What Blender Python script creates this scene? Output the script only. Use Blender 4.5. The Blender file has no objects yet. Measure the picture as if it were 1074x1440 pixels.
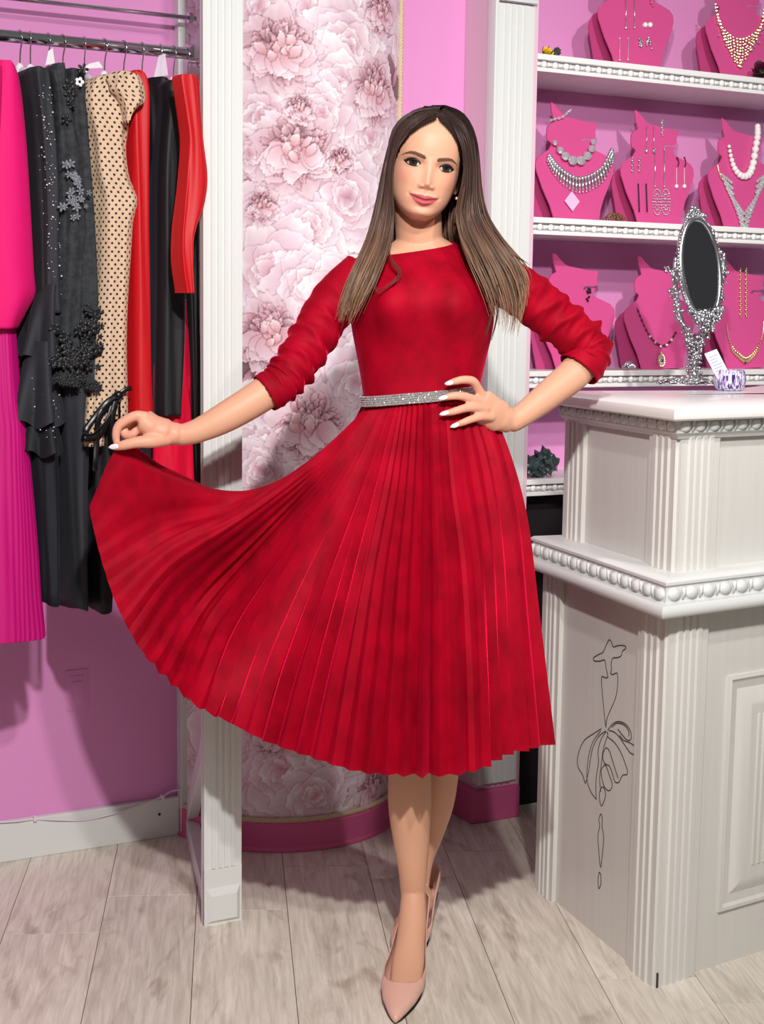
import bpy, bmesh, math, random
import numpy as np
from mathutils import Vector, Matrix
random.seed(7)
RNG = np.random.default_rng(11)
S = bpy.context.scene
COL = S.collection

# ------------------------------------------------------------------ camera
F_PX = 2160.0
PITCH, ROLL = math.radians(7.39), 0.0135
CAM = np.array([0, 0, 1.3])
c_f = np.array([0, math.cos(PITCH), -math.sin(PITCH)])
_r0 = np.array([1.0, 0, 0]); _u0 = np.cross(_r0, c_f)
c_r = _r0 * math.cos(ROLL) + _u0 * math.sin(ROLL)
c_u = _u0 * math.cos(ROLL) - _r0 * math.sin(ROLL)
cam = bpy.data.cameras.new('camera'); cam_o = bpy.data.objects.new('camera', cam); COL.objects.link(cam_o)
cam.sensor_fit = 'VERTICAL'; cam.sensor_height = 36; cam.lens = 36 * F_PX / 1440
cam.clip_start = 0.05
m = Matrix.Identity(4)
for i in range(3):
    m[i][0], m[i][1], m[i][2], m[i][3] = c_r[i], c_u[i], -c_f[i], CAM[i]
cam_o.matrix_world = m
S.camera = cam_o

# ------------------------------------------------------------------ light
w = bpy.data.worlds.new('shop_light'); S.world = w; w.use_nodes = True
w.node_tree.nodes['Background'].inputs[0].default_value = (1.0, 0.97, 0.96, 1)
w.node_tree.nodes['Background'].inputs[1].default_value = 0.14
def lamp(name, loc, target, power, size, spread=math.radians(150), color=(1, 0.965, 0.93)):
    l = bpy.data.lights.new(name, 'AREA'); l.shape = 'DISK'; l.size = size; l.energy = power
    l.color = color; l.spread = spread
    o = bpy.data.objects.new(name, l); COL.objects.link(o); o.location = loc
    d = Vector(target) - Vector(loc)
    o.rotation_euler = d.to_track_quat('-Z', 'Y').to_euler()
    return o
lamp('ceiling_spot', (0.35, 0.5, 2.75), (0.0, 3.2, 0.3), 22, 0.10)
lamp('track_spot', (0.08, 0.75, 2.25), (0.0, 3.1, 0.9), 37, 0.08)
lamp('ceiling_spot', (1.3, 1.7, 2.75), (0.85, 3.9, 1.35), 7, 0.10, math.radians(72))
lamp('ceiling_panel', (0.0, -0.9, 2.7), (0.1, 3.2, 1.0), 5, 1.1)
S.view_settings.view_transform = 'Standard'; S.view_settings.look = 'None'
S.view_settings.gamma = 1.0; S.view_settings.use_curve_mapping = False
S.view_settings.exposure = 0.08

# ------------------------------------------------------------------ helpers
def ray(x, y): return c_f + (x - 537) / F_PX * c_r - (y - 720) / F_PX * c_u
def P(x, y, Y):                      # the point seen at (x, y) that stands Y metres into the shop
    d = ray(x, y); return CAM + d * (Y / d[1])
def PZ(x, y, z=0.0):
    d = ray(x, y); return CAM + d * ((z - CAM[2]) / d[2])
def PP(x, y, p, n):
    d = ray(x, y); return CAM + d * (np.dot(np.array(p) - CAM, n) / np.dot(d, n))
W = np.array([0.8779, 0.4788, 0.0]); N = np.array([0.4788, -0.8779, 0.0]); WP = np.array([-0.894, 3.504, 0.0])
UP = np.array([0, 0, 1.0])
def wpt(s, d, z): return WP + W * s + N * d + UP * z        # along the back wall, out from it, up
def PW(x, y, d): return PP(x, y, WP + N * d, N)
def sd(p):
    q = np.array(p) - WP; return float(q @ W), float(q @ N), float(q[2])

def mesh_obj(name, verts, faces, mat, parent=None, smooth=False, colors=None, mats=None, fmat=None):
    me = bpy.data.meshes.new(name)
    me.from_pydata([tuple(float(c) for c in v) for v in verts], [], [tuple(int(i) for i in f) for f in faces])
    for mm in (mats or [mat]): me.materials.append(mm)
    if fmat is not None: me.polygons.foreach_set('material_index', np.array(fmat, dtype=np.int32))
    if smooth: me.polygons.foreach_set('use_smooth', np.ones(len(me.polygons), dtype=bool))
    if colors is not None:
        a = me.color_attributes.new('Col', 'FLOAT_COLOR', 'POINT')
        c = np.ones((len(verts), 4), dtype=np.float32); c[:, :3] = np.array(colors)[:, :3]
        a.data.foreach_set('color', c.ravel())
    me.update()
    o = bpy.data.objects.new(name, me); COL.objects.link(o)
    if parent is not None: par(o, parent)
    return o
def par(o, parent):
    o.parent = parent
    o.matrix_parent_inverse = parent.matrix_basis.inverted()
def empty(name, loc, label=None, cat=None, group=None):
    o = bpy.data.objects.new(name, None); COL.objects.link(o); o.location = tuple(float(c) for c in loc)
    o.empty_display_size = 0.05
    if label: tag(o, label, cat, group)
    return o
def tag(o, label=None, cat=None, group=None, kind=None):
    if label: o['label'] = label
    if cat: o['category'] = cat
    if group: o['group'] = group
    if kind: o['kind'] = kind
    return o
def inst(src, name, parent, M4):      # another object on the same mesh
    o = bpy.data.objects.new(name, src.data); COL.objects.link(o)
    o.parent = parent; o.matrix_parent_inverse = parent.matrix_basis.inverted() if parent else Matrix.Identity(4)
    o.matrix_basis = M4
    return o
def frame(o, ax, ay, az):
    M4 = Matrix.Identity(4)
    for i in range(3): M4[i][0], M4[i][1], M4[i][2], M4[i][3] = ax[i], ay[i], az[i], o[i]
    return M4

class MB:
    def __init__(s): s.v = []; s.f = []; s.c = []; s.m = []
    def add(s, verts, faces, col=None, mi=0):
        b = len(s.v); s.v += [tuple(map(float, v)) for v in verts]
        s.f += [tuple(int(i) + b for i in f) for f in faces]; s.m += [mi] * len(faces)
        if col is not None:
            s.c += ([col] * len(verts)) if not hasattr(col[0], '__len__') else list(col)
        return s
    def box(s, o, ax, ay, az, x0, x1, y0, y1, z0, z1, bev=0.0, col=None, mi=0):
        o, ax, ay, az = map(np.array, (o, ax, ay, az))
        if bev <= 0:
            vs = [o + ax * x + ay * y + az * z for z in (z0, z1) for y in (y0, y1) for x in (x0, x1)]
            fs = [(0, 2, 3, 1), (4, 5, 7, 6), (0, 1, 5, 4), (2, 6, 7, 3), (0, 4, 6, 2), (1, 3, 7, 5)]
        else:
            bm = bmesh.new(); bmesh.ops.create_cube(bm, size=1)
            for v in bm.verts:
                v.co = Vector(((x0 + x1) / 2 + v.co.x * (x1 - x0), (y0 + y1) / 2 + v.co.y * (y1 - y0), (z0 + z1) / 2 + v.co.z * (z1 - z0)))
            bmesh.ops.bevel(bm, geom=bm.edges[:], offset=bev, segments=2, affect='EDGES', profile=0.6)
            bm.verts.index_update()
            vs = [o + ax * v.co.x + ay * v.co.y + az * v.co.z for v in bm.verts]
            fs = [[v.index for v in f.verts] for f in bm.faces]; bm.free()
        return s.add(vs, fs, col, mi)
    def tube(s, pts, rad, n=8, cap=True, col=None, flat=None, mi=0):
        # a round (or flattened: flat = list of (a, b) radii and a side vector) tube along pts
        pts = [np.array(p, float) for p in pts]; k = len(pts)
        rad = [rad] * k if not hasattr(rad, '__len__') else list(rad)
        prev = None; vs = []; cs = []
        for i in range(k):
            t = pts[min(i + 1, k - 1)] - pts[max(i - 1, 0)]; t = t / (np.linalg.norm(t) + 1e-12)
            if prev is None:
                h = np.array([0, 0, 1.0]) if abs(t[2]) < 0.9 else np.array([1.0, 0, 0])
                if flat is not None: h = np.array(flat, float)
                a = h - t * (h @ t)
            else: a = prev - t * (prev @ t)
            a /= np.linalg.norm(a) + 1e-12; prev = a; b = np.cross(t, a)
            ra, rb = rad[i] if hasattr(rad[i], '__len__') else (rad[i], rad[i])
            for j in range(n):
                q = 2 * math.pi * j / n; vs.append(pts[i] + a * (ra * math.cos(q)) + b * (rb * math.sin(q)))
            if col is not None: cs += [col[i] if hasattr(col[0], '__len__') else col] * n
        fs = [(i * n + j, i * n + (j + 1) % n, (i + 1) * n + (j + 1) % n, (i + 1) * n + j) for i in range(k - 1) for j in range(n)]
        if cap: fs += [tuple(range(n - 1, -1, -1)), tuple((k - 1) * n + j for j in range(n))]
        return s.add(vs, fs, cs if col is not None else None, mi)
    def ball(s, c, r, n=10, m=6, ax=None, col=None, mi=0):
        r = (r, r, r) if not hasattr(r, '__len__') else r
        ax = ax if ax is not None else (np.array([1., 0, 0]), np.array([0, 1., 0]), UP)
        vs = [np.array(c) + ax[2] * r[2]]
        for i in range(1, m):
            th = math.pi * i / m
            for j in range(n):
                ph = 2 * math.pi * j / n
                vs.append(np.array(c) + ax[0] * (r[0] * math.sin(th) * math.cos(ph)) + ax[1] * (r[1] * math.sin(th) * math.sin(ph)) + ax[2] * (r[2] * math.cos(th)))
        vs.append(np.array(c) - ax[2] * r[2])
        fs = [(0, 1 + j, 1 + (j + 1) % n) for j in range(n)]
        for i in range(m - 2):
            fs += [(1 + i * n + j, 1 + (i + 1) * n + j, 1 + (i + 1) * n + (j + 1) % n, 1 + i * n + (j + 1) % n) for j in range(n)]
        b = 1 + (m - 2) * n; L = len(vs) - 1
        fs += [(L, b + (j + 1) % n, b + j) for j in range(n)]
        return s.add(vs, fs, col, mi)
    def loft(s, rings, cap=True, closed=True, col=None, mi=0):
        n = len(rings[0]); k = len(rings); vs = [v for r in rings for v in r]
        J = n if closed else n - 1
        fs = [(i * n + j, i * n + (j + 1) % n, (i + 1) * n + (j + 1) % n, (i + 1) * n + j) for i in range(k - 1) for j in range(J)]
        if cap and closed: fs += [tuple(range(n - 1, -1, -1)), tuple((k - 1) * n + j for j in range(n))]
        return s.add(vs, fs, col, mi)
    def lathe(s, c, prof, n=24, ax=None, col=None, mi=0):
        ax = ax if ax is not None else (np.array([1., 0, 0]), np.array([0, 1., 0]), UP)
        return s.loft([[np.array(c) + ax[0] * (r * math.cos(2 * math.pi * j / n)) + ax[1] * (r * math.sin(2 * math.pi * j / n)) + ax[2] * z for j in range(n)] for r, z in prof], True, True, col, mi)
    def prism(s, poly, o, ax, ay, az, t, col=None, mi=0):       # a polygon (x, y) given thickness t along az
        k = len(poly); o, ax, ay, az = map(np.array, (o, ax, ay, az))
        vs = [o + ax * x + ay * y for x, y in poly] + [o + ax * x + ay * y + az * t for x, y in poly]
        fs = [tuple(range(k - 1, -1, -1)), tuple(range(k, 2 * k))] + [(i, (i + 1) % k, (i + 1) % k + k, i + k) for i in range(k)]
        return s.add(vs, fs, col, mi)
    def build(s, name, mat, parent=None, smooth=False, mats=None):
        return mesh_obj(name, s.v, s.f, mat, parent, smooth, s.c if len(s.c) == len(s.v) and s.c else None, mats, s.m if mats else None)

def autosmooth(o, deg=40):
    me = o.data
    bm = bmesh.new(); bm.from_mesh(me); bmesh.ops.recalc_face_normals(bm, faces=bm.faces[:])
    for f in bm.faces: f.smooth = True
    for e in bm.edges:
        if len(e.link_faces) == 2 and e.calc_face_angle(0) > math.radians(deg): e.smooth = False
    bm.to_mesh(me); bm.free(); return o
def crom(pts, n):                      # Catmull-Rom through pts, n samples
    p = np.array(pts, float); k = len(p)
    q = np.vstack([2 * p[0] - p[1], p, 2 * p[-1] - p[-2]])
    out = []
    for t in np.linspace(0, k - 1, n):
        i = min(int(t), k - 2); u = t - i
        a, b, c, d = q[i], q[i + 1], q[i + 2], q[i + 3]
        out.append(0.5 * (2 * b + (c - a) * u + (2 * a - 5 * b + 4 * c - d) * u * u + (3 * b - a - 3 * c + d) * u ** 3))
    return np.array(out)
def lin(c):                            # sRGB 0..255 -> linear
    return tuple(((x / 255) / 12.92 if x / 255 <= 0.04045 else ((x / 255 + 0.055) / 1.055) ** 2.4) for x in c)

# ------------------------------------------------------------------ materials
def mat(name, rgb, rough=0.5, metal=0.0, bump=None, bscale=200, vcol=False, sheen=0.0, sheen_tint=None, var=None, coat=0, spec=0.5, alpha=1, trans=0, sss=0, ior=1.45, sheen_rough=0.4):
    mt = bpy.data.materials.new(name); mt.use_nodes = True; nt = mt.node_tree; b = nt.nodes['Principled BSDF']
    L = nt.links.new; I = b.inputs
    c = (*lin(rgb), 1); I['Base Color'].default_value = c
    I['Roughness'].default_value = rough; I['Metallic'].default_value = metal; I['Specular IOR Level'].default_value = spec
    I['Coat Weight'].default_value = coat; I['Coat Roughness'].default_value = 0.08
    I['Alpha'].default_value = alpha; I['Transmission Weight'].default_value = trans; I['IOR'].default_value = ior
    if sss:
        I['Subsurface Weight'].default_value = sss; I['Subsurface Radius'].default_value = (1.0, 0.35, 0.2); I['Subsurface Scale'].default_value = 0.006
    if sheen:
        I['Sheen Weight'].default_value = sheen; I['Sheen Roughness'].default_value = sheen_rough
        I['Sheen Tint'].default_value = (*lin(sheen_tint or rgb), 1)
    tc = nt.nodes.new('ShaderNodeTexCoord')
    src = None
    if vcol:
        a = nt.nodes.new('ShaderNodeVertexColor'); a.layer_name = 'Col'; src = a.outputs[0]
    if var:                            # colour variation: (other rgb, scale xyz, amount)
        rgb2, sc, amt = var
        mp = nt.nodes.new('ShaderNodeMapping'); mp.inputs['Scale'].default_value = sc
        nz = nt.nodes.new('ShaderNodeTexNoise'); nz.inputs['Scale'].default_value = 1; nz.inputs['Detail'].default_value = 5
        L(tc.outputs['Object'], mp.inputs[0]); L(mp.outputs[0], nz.inputs['Vector'])
        rp = nt.nodes.new('ShaderNodeMapRange'); rp.inputs[1].default_value = 0.35; rp.inputs[2].default_value = 0.7; rp.inputs[4].default_value = amt
        L(nz.outputs[0], rp.inputs[0])
        mx = nt.nodes.new('ShaderNodeMix'); mx.data_type = 'RGBA'
        L(rp.outputs[0], mx.inputs[0]); mx.inputs[6].default_value = c; mx.inputs[7].default_value = (*lin(rgb2), 1)
        if src: L(src, mx.inputs[6])
        src = mx.outputs[2]
    if src: L(src, I['Base Color'])
    if bump:
        nz = nt.nodes.new('ShaderNodeTexNoise'); nz.inputs['Scale'].default_value = bscale; nz.inputs['Detail'].default_value = 3
        L(tc.outputs['Object'], nz.inputs['Vector'])
        bp = nt.nodes.new('ShaderNodeBump'); bp.inputs['Strength'].default_value = bump; bp.inputs['Distance'].default_value = 0.002
        L(nz.outputs[0], bp.inputs['Height']); L(bp.outputs[0], I['Normal'])
    return mt
M = {}
M['white'] = mat('white_lacquer', (218, 220, 219), 0.38)
M['white_warm'] = mat('counter_lacquer', (212, 210, 205), 0.32, var=((203, 201, 196), (60, 60, 3), 0.5))
M['top'] = mat('counter_top', (238, 236, 234), 0.22)
M['pink_wall'] = mat('pink_wall_paint', (222, 146, 202), 0.75, bump=0.35, bscale=90)
M['pale_pink'] = mat('pale_pink_paint', (222, 190, 205), 0.6, bump=0.1, bscale=90)
M['plinth'] = mat('plinth_pink', (214, 96, 150), 0.45, bump=0.1, bscale=30)
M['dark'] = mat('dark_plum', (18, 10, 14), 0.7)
M['chrome'] = mat('chrome', (205, 205, 208), 0.12, 1.0)
M['silver'] = mat('antique_silver', (205, 206, 210), 0.22, 1.0)
M['cable'] = mat('cable_white', (225, 215, 222), 0.5)
# ------------------------------------------------------------------ floor
def wood_mat():
    mt = bpy.data.materials.new('oak_laminate'); mt.use_nodes = True; nt = mt.node_tree; L = nt.links.new
    b = nt.nodes['Principled BSDF']; b.inputs['Roughness'].default_value = 0.5
    tc = nt.nodes.new('ShaderNodeTexCoord'); oi = nt.nodes.new('ShaderNodeObjectInfo')
    ad = nt.nodes.new('ShaderNodeVectorMath'); ad.operation = 'MULTIPLY_ADD'
    cb = nt.nodes.new('ShaderNodeCombineXYZ')
    for i in range(3): L(oi.outputs['Random'], cb.inputs[i])
    ad.inputs[1].default_value = (31, 17, 9); L(cb.outputs[0], ad.inputs[0]); L(tc.outputs['Object'], ad.inputs[2])
    mp = nt.nodes.new('ShaderNodeMapping'); mp.inputs['Scale'].default_value = (26, 2.6, 10); L(ad.outputs[0], mp.inputs[0])
    n1 = nt.nodes.new('ShaderNodeTexNoise'); n1.inputs['Scale'].default_value = 1; n1.inputs['Detail'].default_value = 9; n1.inputs['Roughness'].default_value = 0.68; n1.inputs['Distortion'].default_value = 1.6
    L(mp.outputs[0], n1.inputs['Vector'])
    mp2 = nt.nodes.new('ShaderNodeMapping'); mp2.inputs['Scale'].default_value = (150, 9, 10); L(ad.outputs[0], mp2.inputs[0])
    n2 = nt.nodes.new('ShaderNodeTexNoise'); n2.inputs['Scale'].default_value = 1; n2.inputs['Detail'].default_value = 4; L(mp2.outputs[0], n2.inputs['Vector'])
    mp3 = nt.nodes.new('ShaderNodeMapping'); mp3.inputs['Scale'].default_value = (7, 2.2, 3); L(ad.outputs[0], mp3.inputs[0])
    n3 = nt.nodes.new('ShaderNodeTexNoise'); n3.inputs['Scale'].default_value = 1; n3.inputs['Detail'].default_value = 6; n3.inputs['Distortion'].default_value = 2.5; L(mp3.outputs[0], n3.inputs['Vector'])
    r1 = nt.nodes.new('ShaderNodeValToRGB'); e = r1.color_ramp.elements
    e[0].position = 0.28; e[0].color = (*lin((198, 187, 172)), 1); e[1].position = 0.62; e[1].color = (*lin((232, 223, 210)), 1)
    L(n1.outputs[0], r1.inputs[0])
    r3 = nt.nodes.new('ShaderNodeValToRGB'); e = r3.color_ramp.elements
    e[0].position = 0.27; e[0].color = (*lin((168, 150, 134)), 1); e[1].position = 0.43; e[1].color = (1, 1, 1, 1)
    L(n3.outputs[0], r3.inputs[0])
    mx = nt.nodes.new('ShaderNodeMix'); mx.data_type = 'RGBA'; mx.blend_type = 'MULTIPLY'; mx.inputs[0].default_value = 0.6
    L(r1.outputs[0], mx.inputs[6]); L(r3.outputs[0], mx.inputs[7])
    r2 = nt.nodes.new('ShaderNodeMapRange'); r2.inputs[1].default_value = 0.3; r2.inputs[2].default_value = 0.6; r2.inputs[3].default_value = 0.86; r2.inputs[4].default_value = 1.03
    L(n2.outputs[0], r2.inputs[0])
    ov = nt.nodes.new('ShaderNodeMapRange'); ov.inputs[3].default_value = 0.93; ov.inputs[4].default_value = 1.04; L(oi.outputs['Random'], ov.inputs[0])
    mu = nt.nodes.new('ShaderNodeMath'); mu.operation = 'MULTIPLY'; L(r2.outputs[0], mu.inputs[0]); L(ov.outputs[0], mu.inputs[1])
    mx2 = nt.nodes.new('ShaderNodeVectorMath'); mx2.operation = 'SCALE'; L(mx.outputs[2], mx2.inputs[0]); L(mu.outputs[0], mx2.inputs['Scale'])
    L(mx2.outputs[0], b.inputs['Base Color'])
    bp = nt.nodes.new('ShaderNodeBump'); bp.inputs['Strength'].default_value = 0.15; bp.inputs['Distance'].default_value = 0.001; L(n2.outputs[0], bp.inputs['Height']); L(bp.outputs[0], b.inputs['Normal'])
    return mt
M['wood'] = wood_mat(); M['gap'] = mat('joint_dark', (52, 44, 40), 0.9)  # dark base showing through the plank joints
floor = MB().box((0, 0, 0), (1, 0, 0), (0, 1, 0), UP, -3, 3, -2.6, 6, -0.02, -0.004).build('floor', M['gap'])
tag(floor, 'pale whitewashed oak plank floor of the shop', kind='structure')
a = math.radians(-5.75); pd = np.array([math.sin(a), math.cos(a), 0]); pr = np.array([math.cos(a), -math.sin(a), 0])
pl0 = MB().box((0, 0, 0), (1, 0, 0), (0, 1, 0), UP, -0.0989, 0.0989, 0.0011, 1.2789, -0.012, 0.0, bev=0.0008).build('plank', M['wood'], floor)
first = True
for k in range(-9, 9):
    o0 = np.array([0.1275 + 0.2 * k, 3.0, 0])
    for j in range(-2, 3):
        off = [0.43, -0.2, 0.22, 0.62, 0.08, 0.5, -0.1, 0.3][(k * 3) % 8]
        p = o0 + pd * (j * 1.28 + off)
        if p[1] > 5.2 or p[1] < -1.5: continue
        M4 = frame(p, pr, pd, UP)
        if first: pl0.matrix_basis = M4; first = False
        else: inst(pl0, 'plank', floor, M4)

# ------------------------------------------------------------------ walls
pC = np.array([0.258, 3.822, 0.0]); s_c, d_c, _ = sd(pC); s_bump = s_c + 0.01
def wall(name, s0, s1, z0, z1, m_, label, d=0.0):
    o = MB().box(WP, W, N, UP, s0, s1, d - 0.06, d, z0, z1).build(name, m_)
    return tag(o, label, kind='structure')
wall('wall_back', -1.6, 3.0, 0, 2.9, M['pink_wall'], 'pink painted back wall behind the clothes rail and the shelves')
tag(MB().box(WP, W, N, UP, 0.80, s_bump, -0.01, 0.13, 0, 2.9).build('wall_right', M['pink_wall']), 'bright pink wall pier between the peony column and the pillar', kind='structure')
# painted-over socket box showing as a raised square on the wall
sx, _, sz = sd(PW(108, 970, 0))
mb = MB()
for hw, hh, t in ((0.028, 0.05, 0.0018), (0.019, 0.036, 0.0032), (0.012, 0.022, 0.0048)):
    mb.box(WP + W * sx + UP * sz, W, N, UP, -hw, hw, -0.001, t, -hh, hh, bev=0.0015)
o = mb.build('trim_1', M['pink_wall'], smooth=True); tag(o, 'painted over socket plate on pink wall under the dresses', kind='structure')
# baseboard with a screw hole and a cable clipped along its top
bs1 = sd(PZ(249, 1171))[0]
bb = MB().box(WP, W, N, UP, -1.6, bs1, 0.0, 0.018, 0.0, 0.098, bev=0.003).build('baseboard_back', M['white']); tag(bb, 'white baseboard under the pink wall on the left', kind='structure')
h = PW(224, 1145, 0.0185); q = MB().lathe(h, [(0.0001, -0.001), (0.0035, 0.0), (0.0035, 0.0012), (0.0001, 0.0013)], 12, (W, UP, N)).build('screw', M['dark'], bb)
cp = [PW(x, y, 0.02 + 0.004 * (i % 2)) for i, (x, y) in enumerate([(-30, 1158), (20, 1155), (49, 1152), (80, 1153), (120, 1153), (160, 1144), (200, 1131), (228, 1120), (240, 1113), (256, 1110)])]
cb = MB().tube(crom(cp, 40), 0.0022, 6).build('cable', M['cable'], smooth=True); tag(cb, 'thin white cable clipped along the top of the baseboard', 'cable')
MB().box(PW(49, 1151, 0.02), W, N, UP, -0.004, 0.004, -0.006, 0.006, -0.006, 0.006, bev=0.001).build('cable_clip', M['cable'], cb)
MB().box(PW(228, 1121, 0.02), W, N, UP, -0.004, 0.004, -0.006, 0.006, -0.006, 0.006, bev=0.001).build('cable_clip', M['cable'], cb)
# dark wall beyond the frame, added to darken the mirror and silver reflections
tag(MB().box((0, 0, 0), (1, 0, 0), (0, 1, 0), UP, -2.6, 2.6, -2.5, -2.4, 0, 2.9).build('wall_front', M['dark']), 'unseen dark wall across the shop, added for the mirror to reflect', kind='structure')

# ------------------------------------------------------------------ pilaster beside the shelves
pw = 0.112
# fluted face: shallow grooves in a real profile
def fluted(mb, o, ax, out, width, z0, z1, n=4, depth=0.004, base=0.0, col=None):
    prof = [(0, -0.012), (0, base)]
    m_ = width * 0.16; step = (width - 2 * m_) / n
    for i in range(n):
        x = m_ + i * step
        prof += [(x + 0.1 * step, base), (x + 0.22 * step, base + depth), (x + 0.78 * step, base + depth), (x + 0.9 * step, base)]
    prof += [(width, base), (width, -0.012)]
    o = np.array(o); k = len(prof)
    vs = [o + ax * x + out * y + UP * z0 for x, y in prof] + [o + ax * x + out * y + UP * z1 for x, y in prof]
    fs = [(i, (i + 1) % k, (i + 1) % k + k, i + k) for i in range(k)] + [tuple(range(k - 1, -1, -1)), tuple(range(k, 2 * k))]
    mb.add(vs, fs)
pil = MB().box(WP, W, N, UP, s_c + 0.004, s_c + pw + 0.02, 0.0, d_c - 0.012, 0.0, 2.9).build('pillar_1', M['pale_pink'])
tag(pil, 'pale pink pillar box with a white fluted front beside the jewellery shelves', kind='structure')
mb = MB(); fluted(mb, wpt(s_c + 0.008, d_c - 0.002, 0), W, N, pw - 0.006, 0.10, 2.045, 4, 0.004)
mb.box(WP, W, N, UP, s_c + 0.002, s_c + pw + 0.004, d_c - 0.01, d_c + 0.008, 2.05, 2.25, bev=0.003)
mb.box(WP, W, N, UP, s_c - 0.004, s_c + 0.006, d_c - 0.03, d_c + 0.006, 0.10, 2.25, bev=0.002)
o = mb.build('fluted_face', M['white'], pil); autosmooth(o, 20)
mb = MB(); mb.box(WP, W, N, UP, s_c - 0.022, s_c + pw + 0.012, 0.0, d_c + 0.006, 0.0, 0.085, bev=0.004)
mb.build('pillar_plinth', M['plinth'], pil)

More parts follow.
